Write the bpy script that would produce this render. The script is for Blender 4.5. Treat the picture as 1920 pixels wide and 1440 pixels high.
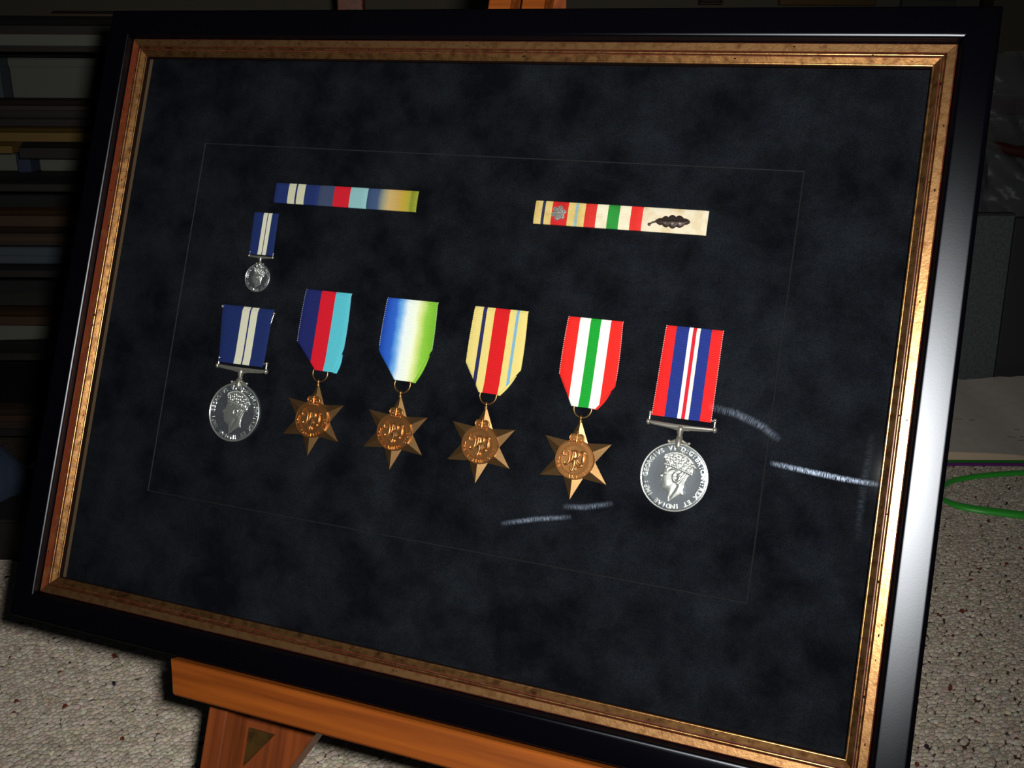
import bpy, math, random
import numpy as np
from mathutils import Matrix, Vector, noise
random.seed(7); rng = np.random.default_rng(7)
for o in list(bpy.data.objects): bpy.data.objects.remove(o)
scene = bpy.context.scene
COL = scene.collection
MM = 0.001
pi = math.pi

# ------------------------------------------------------------------ camera, world, flash, exposure
LEAN = math.radians(23)                       # the picture leans back on its easel
sL, cL = math.sin(LEAN), math.cos(LEAN)
MF = Matrix(((1,0,0,0),(0,sL,-cL,0),(0,cL,sL,0.396),(0,0,0,1)))     # picture plane (x right, y up, z towards viewer) -> world
R = ((0.93384072,0.14490688,-0.32702218),(0.11816362,-0.98791281,-0.10032765),(-0.33760757,0.05504792,-0.93967593))
CP = Vector((0.23017304,-0.04246683,0.5202785))                     # lens, in picture space
cam_d = bpy.data.cameras.new('camera'); cam = bpy.data.objects.new('camera', cam_d); COL.objects.link(cam)
rx, ry, rz = Vector(R[0]), Vector(R[1]), Vector(R[2])
ML = Matrix(((rx.x,-ry.x,-rz.x,CP.x),(rx.y,-ry.y,-rz.y,CP.y),(rx.z,-ry.z,-rz.z,CP.z),(0,0,0,1)))
cam.matrix_world = MF @ ML
cam_d.sensor_width = 36; cam_d.lens = 36*1928.36/1920; cam_d.clip_start = 0.01
scene.camera = cam
CW = cam.matrix_world.translation.copy()
fw = -(cam.matrix_world.to_3x3() @ Vector((0,0,1)))
g = Vector((fw.x, fw.y, 0)).normalized(); r_ = Vector((g.y,-g.x,0))
MB_ = Matrix(((r_.x,g.x,0,CW.x),(r_.y,g.y,0,CW.y),(0,0,1,0),(0,0,0,1)))   # room axes: x right, y into the room, z up

w = bpy.data.worlds.new('world'); scene.world = w; w.use_nodes = True
w.node_tree.nodes['Background'].inputs[0].default_value = (0.75,0.85,1,1)
w.node_tree.nodes['Background'].inputs[1].default_value = 0.006

fl_d = bpy.data.lights.new('camera_flash','SPOT'); fl = bpy.data.objects.new('camera_flash', fl_d); COL.objects.link(fl)
fl_d.energy = 23.2; fl_d.shadow_soft_size = 0.011; fl_d.spot_size = math.radians(97); fl_d.spot_blend = 1.0
fl_d.color = (1.0,0.97,0.93)
fl.matrix_world = MF @ Matrix.Translation((0.026,0.022,0.0)) @ ML @ Matrix.Rotation(math.radians(5),4,'Y')
scene.view_settings.view_transform = 'Standard'; scene.view_settings.look = 'None'
scene.view_settings.exposure = 0; scene.view_settings.gamma = 1
scene.view_settings.use_curve_mapping = False

# ------------------------------------------------------------------ materials
def lin(c):
    c = c/255.0
    return c/12.92 if c <= 0.04045 else ((c+0.055)/1.055)**2.4
def rgb(r,g,b): return (lin(r),lin(g),lin(b),1)
def newmat(name):
    m = bpy.data.materials.new(name); m.use_nodes = True
    nt = m.node_tree; return m, nt, nt.nodes['Principled BSDF']
def mat(name, col, rough=0.6, metal=0.0, spec=0.5, bump=None, vary=None, coat=0, sheen=0):
    """bump=(scale,strength,dist); vary=(scale, colour2, lo, hi, stretch)"""
    m, nt, b = newmat(name); N, L = nt.nodes, nt.links
    b.inputs['Base Color'].default_value = col; b.inputs['Roughness'].default_value = rough
    b.inputs['Metallic'].default_value = metal; b.inputs['Specular IOR Level'].default_value = spec
    b.inputs['Coat Weight'].default_value = coat; b.inputs['Coat Roughness'].default_value = 0.15
    b.inputs['Sheen Weight'].default_value = sheen; b.inputs['Sheen Roughness'].default_value = 0.4
    tc = N.new('ShaderNodeTexCoord')
    if vary:
        sc, c2, lo, hi, st = vary
        mp = N.new('ShaderNodeMapping'); mp.inputs['Scale'].default_value = st
        nz = N.new('ShaderNodeTexNoise'); nz.inputs['Scale'].default_value = sc; nz.inputs['Detail'].default_value = 5
        rp = N.new('ShaderNodeValToRGB'); rp.color_ramp.elements[0].position = lo; rp.color_ramp.elements[1].position = hi
        rp.color_ramp.elements[0].color = col; rp.color_ramp.elements[1].color = c2
        L.new(tc.outputs['Object'], mp.inputs[0]); L.new(mp.outputs[0], nz.inputs['Vector'])
        L.new(nz.outputs['Fac'], rp.inputs[0]); L.new(rp.outputs[0], b.inputs['Base Color'])
    if bump:
        nz = N.new('ShaderNodeTexNoise'); nz.inputs['Scale'].default_value = bump[0]; nz.inputs['Detail'].default_value = 3
        bp = N.new('ShaderNodeBump'); bp.inputs['Strength'].default_value = bump[1]; bp.inputs['Distance'].default_value = bump[2]
        L.new(tc.outputs['Object'], nz.inputs['Vector']); L.new(nz.outputs['Fac'], bp.inputs['Height'])
        L.new(bp.outputs[0], b.inputs['Normal'])
    return m
one = (1,1,1)
M = {}
def lacquer():
    m = bpy.data.materials.new('black_satin_lacquer'); m.use_nodes = True; nt = m.node_tree; N, L = nt.nodes, nt.links
    N.clear(); out = N.new('ShaderNodeOutputMaterial'); mx = N.new('ShaderNodeMixShader'); mx.inputs[0].default_value = 0.058
    d = N.new('ShaderNodeBsdfDiffuse'); d.inputs[0].default_value = (0.0012,0.0012,0.0022,1)
    gl = N.new('ShaderNodeBsdfGlossy'); gl.distribution = 'BECKMANN'; gl.inputs['Roughness'].default_value = 0.372; gl.inputs['Color'].default_value = (0.86,0.92,1,1)
    tc = N.new('ShaderNodeTexCoord'); nz = N.new('ShaderNodeTexNoise'); nz.inputs['Scale'].default_value = 900
    bp = N.new('ShaderNodeBump'); bp.inputs['Strength'].default_value = 0.04; bp.inputs['Distance'].default_value = 0.0002
    L.new(tc.outputs['Object'], nz.inputs['Vector']); L.new(nz.outputs['Fac'], bp.inputs['Height']); L.new(bp.outputs[0], gl.inputs['Normal'])
    L.new(d.outputs[0], mx.inputs[1]); L.new(gl.outputs[0], mx.inputs[2]); L.new(mx.outputs[0], out.inputs[0]); return m
M['black'] = lacquer()
M['gilt'] = mat('antique_gilt', rgb(190,140,86), 0.31, 0.95, vary=(240, rgb(104,66,40), 0.42, 0.78, (1,1,1)), bump=(700,0.15,0.0004))
M['bole'] = mat('red_bole', rgb(84,34,24), 0.42, 0.2, vary=(200, rgb(96,66,44), 0.5, 0.72, one), bump=(700,0.2,0.0003))
M['rubbed'] = mat('rubbed_gilt', rgb(216,164,108), 0.30, 0.95, vary=(260, rgb(160,106,62), 0.46, 0.8, one), bump=(800,0.16,0.0004))
M['gilt_red'] = mat('red_gilt', rgb(136,62,36), 0.40, 0.5, vary=(160, rgb(150,88,50), 0.5, 0.75, one), bump=(800,0.25,0.0004))  # redder, less metallic gilt for the left rail's flat band
M['speck'] = mat('dark_fleck', rgb(24,14,10), 0.9, spec=0.03)
M['wood'] = mat('varnished_wood', rgb(146,76,22), 0.36, vary=(16, rgb(88,38,10), 0.32, 0.75, (0.35,9,9)), coat=0.3, bump=(300,0.05,0.0004))
M['woodv'] = mat('varnished_wood_upright', rgb(130,64,26), 0.42, vary=(18, rgb(88,40,16), 0.35, 0.72, (9,0.4,9)), coat=0.25, bump=(300,0.05,0.0004))
M['brass'] = mat('aged_brass', rgb(120,98,52), 0.38, 0.85, vary=(140, rgb(84,68,38), 0.45, 0.7, one))
M['silver'] = mat('polished_silver', rgb(186,192,202), 0.19, 0.91, bump=(1400,0.06,0.0003))
M['silver_relief'] = mat('struck_silver', rgb(222,222,218), 0.29, 0.86, bump=(2500,0.10,0.0003))
M['nickel'] = mat('nickel_suspender', rgb(214,208,196), 0.25, 0.85)
M['bronze'] = mat('bronze', rgb(152,114,74), 0.34, 0.9, bump=(1800,0.08,0.0003))
M['bronze_relief'] = mat('struck_bronze', rgb(208,146,88), 0.33, 0.92, bump=(2200,0.10,0.0003))
M['old_bronze'] = mat('dark_bronze', rgb(98,84,80), 0.35, 0.8, bump=(2200,0.15,0.0003))
M['core'] = mat('mat_bevel', rgb(44,45,48), 0.9, spec=0.1)
M['backing'] = mat('backing_paper', rgb(90,70,50), 0.9)

def suede():
    m, nt, b = newmat('navy_black_suede'); N, L = nt.nodes, nt.links
    tc = N.new('ShaderNodeTexCoord')
    n1 = N.new('ShaderNodeTexNoise'); n1.inputs['Scale'].default_value = 34; n1.inputs['Detail'].default_value = 6; n1.inputs['Roughness'].default_value = 0.6
    n1.inputs['Distortion'].default_value = 0.15
    n2 = N.new('ShaderNodeTexNoise'); n2.inputs['Scale'].default_value = 1400; n2.inputs['Detail'].default_value = 2
    rp = N.new('ShaderNodeValToRGB'); e = rp.color_ramp.elements
    e[0].position = 0.36; e[0].color = (0.0022,0.0026,0.0046,1); e[1].position = 0.70; e[1].color = (0.0108,0.0124,0.0166,1)
    mx = N.new('ShaderNodeMix'); mx.data_type = 'RGBA'; mx.blend_type = 'MULTIPLY'; mx.inputs['Factor'].default_value = 0.6
    rp2 = N.new('ShaderNodeValToRGB'); rp2.color_ramp.elements[0].position = 0.3; rp2.color_ramp.elements[1].position = 0.7
    rp2.color_ramp.elements[0].color = (0.35,0.35,0.35,1); rp2.color_ramp.elements[1].color = (1.5,1.5,1.5,1)
    L.new(tc.outputs['Object'], n1.inputs['Vector']); L.new(tc.outputs['Object'], n2.inputs['Vector'])
    L.new(n1.outputs['Fac'], rp.inputs[0]); L.new(n2.outputs['Fac'], rp2.inputs[0])
    L.new(rp.outputs[0], mx.inputs[6]); L.new(rp2.outputs[0], mx.inputs[7]); L.new(mx.outputs[2], b.inputs['Base Color'])
    b.inputs['Roughness'].default_value = 0.95; b.inputs['Specular IOR Level'].default_value = 0.05
    b.inputs['Sheen Weight'].default_value = 0.02; b.inputs['Sheen Roughness'].default_value = 0.5
    bp = N.new('ShaderNodeBump'); bp.inputs['Strength'].default_value = 0.4; bp.inputs['Distance'].default_value = 0.0003
    L.new(n2.outputs['Fac'], bp.inputs['Height']); L.new(bp.outputs[0], b.inputs['Normal'])
    return m
M['suede'] = suede()

def glass_mat():
    m = bpy.data.materials.new('picture_glass'); m.use_nodes = True; nt = m.node_tree; N, L = nt.nodes, nt.links
    N.clear(); out = N.new('ShaderNodeOutputMaterial'); mx = N.new('ShaderNodeMixShader')
    gm = N.new('ShaderNodeNewGeometry'); vd = N.new('ShaderNodeVectorMath'); vd.operation = 'DOT_PRODUCT'
    L.new(gm.outputs['Normal'], vd.inputs[0]); L.new(gm.outputs['Incoming'], vd.inputs[1])
    def mth(op, a, b=None):
        q = N.new('ShaderNodeMath'); q.operation = op
        for i, v in enumerate((a,b)):
            if v is None: continue
            if isinstance(v,(int,float)): q.inputs[i].default_value = v
            else: L.new(v, q.inputs[i])
        return q.outputs[0]
    fr_ = mth('ADD', mth('MULTIPLY', mth('POWER', mth('SUBTRACT', 1.0, mth('ABSOLUTE', vd.outputs['Value'])), 5.0), 0.96), 0.04)
    t = N.new('ShaderNodeBsdfTransparent'); t.inputs[0].default_value = (0.95,0.965,0.96,1)
    gl = N.new('ShaderNodeBsdfGlossy'); gl.inputs['Roughness'].default_value = 0.02
    L.new(fr_, mx.inputs[0]); L.new(t.outputs[0], mx.inputs[1]); L.new(gl.outputs[0], mx.inputs[2]); L.new(mx.outputs[0], out.inputs[0])
    return m
M['glass'] = glass_mat()
def smear_and_reflection_mat(name, k):
    m = bpy.data.materials.new(name); m.use_nodes = True; nt = m.node_tree; N, L = nt.nodes, nt.links
    N.clear(); out = N.new('ShaderNodeOutputMaterial'); mx = N.new('ShaderNodeMixShader')
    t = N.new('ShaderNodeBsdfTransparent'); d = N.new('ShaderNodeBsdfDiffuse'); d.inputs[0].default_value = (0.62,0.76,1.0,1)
    uv = N.new('ShaderNodeUVMap'); uv.uv_map = 'UVMap'; sp = N.new('ShaderNodeSeparateXYZ'); L.new(uv.outputs[0], sp.inputs[0])
    def hump(sock, p):
        a = N.new('ShaderNodeMath'); a.operation = 'MULTIPLY'; a.inputs[1].default_value = pi; L.new(sock, a.inputs[0])
        s = N.new('ShaderNodeMath'); s.operation = 'SINE'; L.new(a.outputs[0], s.inputs[0])
        q = N.new('ShaderNodeMath'); q.operation = 'POWER'; q.inputs[1].default_value = p; L.new(s.outputs[0], q.inputs[0]); return q.outputs[0]
    mp = N.new('ShaderNodeMapping'); mp.inputs['Scale'].default_value = (90,1.4,1); L.new(uv.outputs[0], mp.inputs[0])
    nz = N.new('ShaderNodeTexNoise'); nz.inputs['Scale'].default_value = 1.0; nz.inputs['Detail'].default_value = 4; L.new(mp.outputs[0], nz.inputs['Vector'])
    rp = N.new('ShaderNodeValToRGB'); rp.color_ramp.elements[0].position = 0.36; rp.color_ramp.elements[1].position = 0.75; L.new(nz.outputs['Fac'], rp.inputs[0])
    def mul(a, b):
        q = N.new('ShaderNodeMath'); q.operation = 'MULTIPLY'; L.new(a, q.inputs[0])
        if isinstance(b, float): q.inputs[1].default_value = b
        else: L.new(b, q.inputs[1])
        return q.outputs[0]
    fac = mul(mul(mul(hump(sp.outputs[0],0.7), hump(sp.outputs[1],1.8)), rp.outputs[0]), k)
    L.new(fac, mx.inputs[0]); L.new(t.outputs[0], mx.inputs[1]); L.new(d.outputs[0], mx.inputs[2]); L.new(mx.outputs[0], out.inputs[0])
    return m

def ribbon_mat(name, stops, interp='CONSTANT', wobble=0.0, dirt=None, rough=0.7):
    """stops: list of (u, colour); ribs come from the mesh, the stripes are woven colour across UV.x"""
    m, nt, b = newmat(name); N, L = nt.nodes, nt.links
    uv = N.new('ShaderNodeUVMap'); uv.uv_map = 'UVMap'; sp = N.new('ShaderNodeSeparateXYZ'); L.new(uv.outputs[0], sp.inputs[0])
    src = sp.outputs[0]
    nz = N.new('ShaderNodeTexNoise'); nz.inputs['Scale'].default_value = 4; nz.inputs['Detail'].default_value = 3
    L.new(uv.outputs[0], nz.inputs['Vector'])
    if wobble:
        a = N.new('ShaderNodeMath'); a.operation = 'SUBTRACT'; a.inputs[1].default_value = 0.5; L.new(nz.outputs['Fac'], a.inputs[0])
        q = N.new('ShaderNodeMath'); q.operation = 'MULTIPLY_ADD'; q.inputs[1].default_value = wobble; L.new(a.outputs[0], q.inputs[0]); L.new(src, q.inputs[2]); src = q.outputs[0]
    rp = N.new('ShaderNodeValToRGB'); rp.color_ramp.interpolation = interp
    el = rp.color_ramp.elements
    el[0].position, el[0].color = stops[0][0], stops[0][1]
    el[1].position, el[1].color = stops[1][0], stops[1][1]
    for p, c in stops[2:]:
        e = el.new(p); e.color = c
    L.new(src, rp.inputs[0]); colr = rp.outputs[0]
    if dirt:
        r2 = N.new('ShaderNodeValToRGB'); r2.color_ramp.elements[0].position = 0.45; r2.color_ramp.elements[1].position = 0.75
        r2.color_ramp.elements[0].color = (1,1,1,1); r2.color_ramp.elements[1].color = dirt; L.new(nz.outputs['Fac'], r2.inputs[0])
        mx = N.new('ShaderNodeMix'); mx.data_type = 'RGBA'; mx.blend_type = 'MULTIPLY'; mx.inputs['Factor'].default_value = 1
        L.new(colr, mx.inputs[6]); L.new(r2.outputs[0], mx.inputs[7]); colr = mx.outputs[2]
    L.new(colr, b.inputs['Base Color'])
    b.inputs['Roughness'].default_value = rough; b.inputs['Specular IOR Level'].default_value = 0.25
    wv = N.new('ShaderNodeTexNoise'); wv.inputs['Scale'].default_value = 3000; tc = N.new('ShaderNodeTexCoord'); L.new(tc.outputs['Object'], wv.inputs['Vector'])
    bp = N.new('ShaderNodeBump'); bp.inputs['Strength'].default_value = 0.15; bp.inputs['Distance'].default_value = 0.0002
    L.new(wv.outputs['Fac'], bp.inputs['Height']); L.new(bp.outputs[0], b.inputs['Normal'])
    return m

# ------------------------------------------------------------------ mesh helpers
class MB:
    def __init__(s): s.v = []; s.f = []; s.mi = []; s.uv = {}
    def add(s, vs, fs, mi=0):
        o = len(s.v); s.v += [tuple(p) for p in vs]; s.f += [tuple(i+o for i in q) for q in fs]; s.mi += [mi]*len(fs); return o
    def box(s, x0,x1,y0,y1,z0,z1, mi=0):
        vs = [(x,y,z) for z in (z0,z1) for y in (y0,y1) for x in (x0,x1)]
        s.add(vs, [(0,2,3,1),(4,5,7,6),(0,1,5,4),(2,6,7,3),(0,4,6,2),(1,3,7,5)], mi)
    def bbox(s, x0,x1,y0,y1,z0,z1, b, mi=0):
        """box with chamfered edges"""
        vs = []; idx = {}
        X, Y, Z = (x0,x1), (y0,y1), (z0,z1); sg = (1,-1)
        for i in (0,1):
            for j in (0,1):
                for k in (0,1):
                    for a in range(3):
                        p = [X[i]+(b*sg[i] if a != 0 else 0), Y[j]+(b*sg[j] if a != 1 else 0), Z[k]+(b*sg[k] if a != 2 else 0)]
                        idx[i,j,k,a] = len(vs); vs.append(p)
        fs = []
        for k in (0,1): fs.append([idx[0,0,k,2],idx[1,0,k,2],idx[1,1,k,2],idx[0,1,k,2]][::(1 if k else -1)])
        for i in (0,1): fs.append([idx[i,0,0,0],idx[i,1,0,0],idx[i,1,1,0],idx[i,0,1,0]][::(1 if i else -1)])
        for j in (0,1): fs.append([idx[0,j,0,1],idx[0,j,1,1],idx[1,j,1,1],idx[1,j,0,1]][::(1 if j else -1)])
        for j in (0,1):
            for k in (0,1): fs.append((idx[0,j,k,1],idx[1,j,k,1],idx[1,j,k,2],idx[0,j,k,2]))
        for i in (0,1):
            for k in (0,1): fs.append((idx[i,0,k,0],idx[i,1,k,0],idx[i,1,k,2],idx[i,0,k,2]))
        for i in (0,1):
            for j in (0,1): fs.append((idx[i,j,0,0],idx[i,j,1,0],idx[i,j,1,1],idx[i,j,0,1]))
        for i in (0,1):
            for j in (0,1):
                for k in (0,1): fs.append((idx[i,j,k,0],idx[i,j,k,1],idx[i,j,k,2]))
        s.add(vs, fs, mi)
    def prism(s, pts, z0, z1, inset=0.0, dz=0.0, mi=0):
        """outline pts (ccw) extruded z0..z1; optional chamfer on top"""
        n = len(pts)
        c = (sum(p[0] for p in pts)/n, sum(p[1] for p in pts)/n)
        rings = [[(x,y,z0) for x,y in pts], [(x,y,z1-dz) for x,y in pts]]
        if inset:
            ins = []
            for i in range(n):
                a, p, q = Vector(pts[i-1]), Vector(pts[i]), Vector(pts[(i+1)%n])
                d1 = (p-a).normalized(); d2 = (q-p).normalized(); nn = Vector((-(d1.y+d2.y), d1.x+d2.x))
                if nn.length < 1e-9: nn = Vector((-d1.y,d1.x))
                nn.normalize(); ins.append((p.x+nn.x*inset, p.y+nn.y*inset, z1))
            rings.append(ins)
        vs = sum(rings, []); fs = []
        for k in range(len(rings)-1):
            for i in range(n):
                j = (i+1)%n; fs.append((k*n+i,k*n+j,(k+1)*n+j,(k+1)*n+i))
        fs.append(tuple(range(n))[::-1]); t = (len(rings)-1)*n; fs.append(tuple(t+i for i in range(n)))
        s.add(vs, fs, mi)
    def lathe(s, prof, n=48, c=(0,0), mi=0, mis=None):
        """profile (r,z) around z"""
        vs = []; fs = []
        for rr, z in prof:
            for i in range(n):
                a = 2*pi*i/n; vs.append((c[0]+rr*math.cos(a), c[1]+rr*math.sin(a), z))
        for k in range(len(prof)-1):
            for i in range(n):
                j = (i+1)%n; fs.append((k*n+i,k*n+j,(k+1)*n+j,(k+1)*n+i))
        s.add(vs, fs, mi)
        s.add([(c[0]+prof[0][0]*math.cos(2*pi*i/n), c[1]+prof[0][0]*math.sin(2*pi*i/n), prof[0][1]) for i in range(n)], [tuple(range(n))[::-1]], mi)
        s.add([(c[0]+prof[-1][0]*math.cos(2*pi*i/n), c[1]+prof[-1][0]*math.sin(2*pi*i/n), prof[-1][1]) for i in range(n)], [tuple(range(n))], mi)
    def tube(s, path, rad, n=8, closed=False, mi=0, flat=1.0):
        P = [Vector(p) for p in path]; m = len(P); rads = rad if isinstance(rad,(list,tuple)) else [rad]*m
        vs = []; fs = []
        for i in range(m):
            t = (P[(i+1)%m]-P[i-1]) if closed else (P[min(i+1,m-1)]-P[max(i-1,0)])
            t.normalize(); up = Vector((0,0,1))
            if abs(t.z) > 0.95: up = Vector((0,1,0))
            a = t.cross(up).normalized(); b = a.cross(t).normalized()
            for k in range(n):
                q = 2*pi*k/n; vs.append(P[i]+a*(rads[i]*math.cos(q))+b*(rads[i]*flat*math.sin(q)))
        for i in range(m if closed else m-1):
            for k in range(n):
                j = (i+1)%m; fs.append((i*n+k,i*n+(k+1)%n,j*n+(k+1)%n,j*n+k))
        if not closed: fs.append(tuple(range(n))); fs.append(tuple((m-1)*n+k for k in range(n))[::-1])
        s.add(vs, fs, mi)
    def ball(s, c, rad, n=12, m=8, sc=(1,1,1), mi=0):
        vs = []; fs = []
        for j in range(m+1):
            t = pi*j/m
            for i in range(n):
                a = 2*pi*i/n; vs.append((c[0]+rad*sc[0]*math.sin(t)*math.cos(a), c[1]+rad*sc[1]*math.sin(t)*math.sin(a), c[2]+rad*sc[2]*math.cos(t)))
        for j in range(m):
            for i in range(n): fs.append((j*n+i,(j+1)*n+i,(j+1)*n+(i+1)%n,j*n+(i+1)%n))
        s.add(vs, fs, mi)
    def build(s, name, mats, parent=None, scale=1.0, smooth=None):
        me = bpy.data.meshes.new(name)
        me.from_pydata([(x*scale,y*scale,z*scale) for x,y,z in s.v], [], s.f)
        for m in (mats if isinstance(mats,(list,tuple)) else [mats]): me.materials.append(m)
        if len(me.materials) > 1: me.polygons.foreach_set('material_index', s.mi)
        if s.uv:
            u = me.uv_layers.new(name='UVMap')
            for l in me.loops: u.data[l.index].uv = s.uv.get(l.vertex_index,(0,0))
        me.validate()
        import bmesh
        bm = bmesh.new(); bm.from_mesh(me)
        if not s.uv: bmesh.ops.remove_doubles(bm, verts=bm.verts, dist=1e-7)
        bmesh.ops.recalc_face_normals(bm, faces=bm.faces); bm.to_mesh(me); bm.free()
        if smooth is not None:
            me.polygons.foreach_set('use_smooth',[True]*len(me.polygons)); me.set_sharp_from_angle(angle=math.radians(smooth))
        o = bpy.data.objects.new(name, me); COL.objects.link(o)
        if parent: o.parent = parent
        return o
def tag(o, label=None, cat=None, group=None, kind=None):
    if label: o['label'] = label
    if cat: o['category'] = cat
    if group: o['group'] = group
    if kind: o['kind'] = kind
    return o
def empty(name, mw, label, cat, group=None):
    o = bpy.data.objects.new(name, None); COL.objects.link(o); o.matrix_world = mw; o.empty_display_size = 0.02
    return tag(o, label, cat, group)
def T(x,y,z): return Matrix.Translation((x,y,z))
def place(o, mw): o.matrix_world = mw; return o

# lettering: glyph meshes from the built-in font
GL = {}
def glyph(ch):
    if ch not in GL:
        cu = bpy.data.curves.new('glyph','FONT'); cu.body = ch; cu.size = 1; cu.extrude = 0.0; cu.align_x = 'CENTER'; cu.resolution_u = 3
        cu.offset = 0.022
        ob = bpy.data.objects.new('glyph', cu); COL.objects.link(ob); bpy.context.view_layer.update()
        me = ob.evaluated_get(bpy.context.evaluated_depsgraph_get()).to_mesh()
        GL[ch] = ([tuple(v.co) for v in me.vertices], [tuple(p.vertices) for p in me.polygons])
        ob.to_mesh_clear(); bpy.data.objects.remove(ob); bpy.data.curves.remove(cu)
    return GL[ch]
def put_glyph(mb, ch, size, mtx, h, wide=1.0):
    vs, fs = glyph(ch)
    if not vs: return
    top = [mtx @ Vector((x*size*wide,(y-0.35)*size,h)) for x,y,z in vs]
    bot = [mtx @ Vector((x*size*wide,(y-0.35)*size,0)) for x,y,z in vs]
    n = len(vs); cnt = {}
    for f in fs:
        for a, b in zip(f, f[1:]+f[:1]): cnt[(a,b)] = cnt.get((a,b),0)+1
    side = [(a,b,b+n,a+n) for (a,b) in cnt if (b,a) not in cnt]
    mb.add(top+bot, list(fs)+side)
def arc_text(mb, text, rad, start, step, size, z, h, inward=False, wide=1.0):
    """inward=False: clockwise, tops outward; True: anticlockwise, tops to the centre"""
    for i, ch in enumerate(text):
        if ch == ' ': continue
        a = math.radians(start - i*step) if not inward else math.radians(start + i*step)
        rot = a - pi/2 if not inward else a + pi/2
        put_glyph(mb, ch, size, Matrix.Translation((rad*math.cos(a), rad*math.sin(a), z)) @ Matrix.Rotation(rot,4,'Z'), h, wide)

# ------------------------------------------------------------------ the room
floor_m = mat('carpet_backing', rgb(96,88,78), 0.95, spec=0.05, vary=(300, rgb(70,62,54), 0.4, 0.6, one), bump=(380,0.9,0.004))
wall_m = mat('dull_plaster', rgb(112,106,92), 0.9, spec=0.1, bump=(120,0.1,0.002))
def structure(name, mb, m, mw=MB_):
    o = mb.build(name, m); o.matrix_world = mw; return tag(o, kind='structure')
b = MB(); b.box(-2.2,2.4,-0.6,2.9,-0.02,0.0); floor = structure('floor', b, floor_m)
b = MB(); b.box(-2.2,2.4,2.75,2.85,0,2.4); structure('wall_back', b, wall_m)
b = MB(); b.box(-2.2,2.4,2.73,2.75,0,0.09); structure('baseboard_back', b, mat('baseboard_paint', rgb(120,116,108), 0.6))

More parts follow.
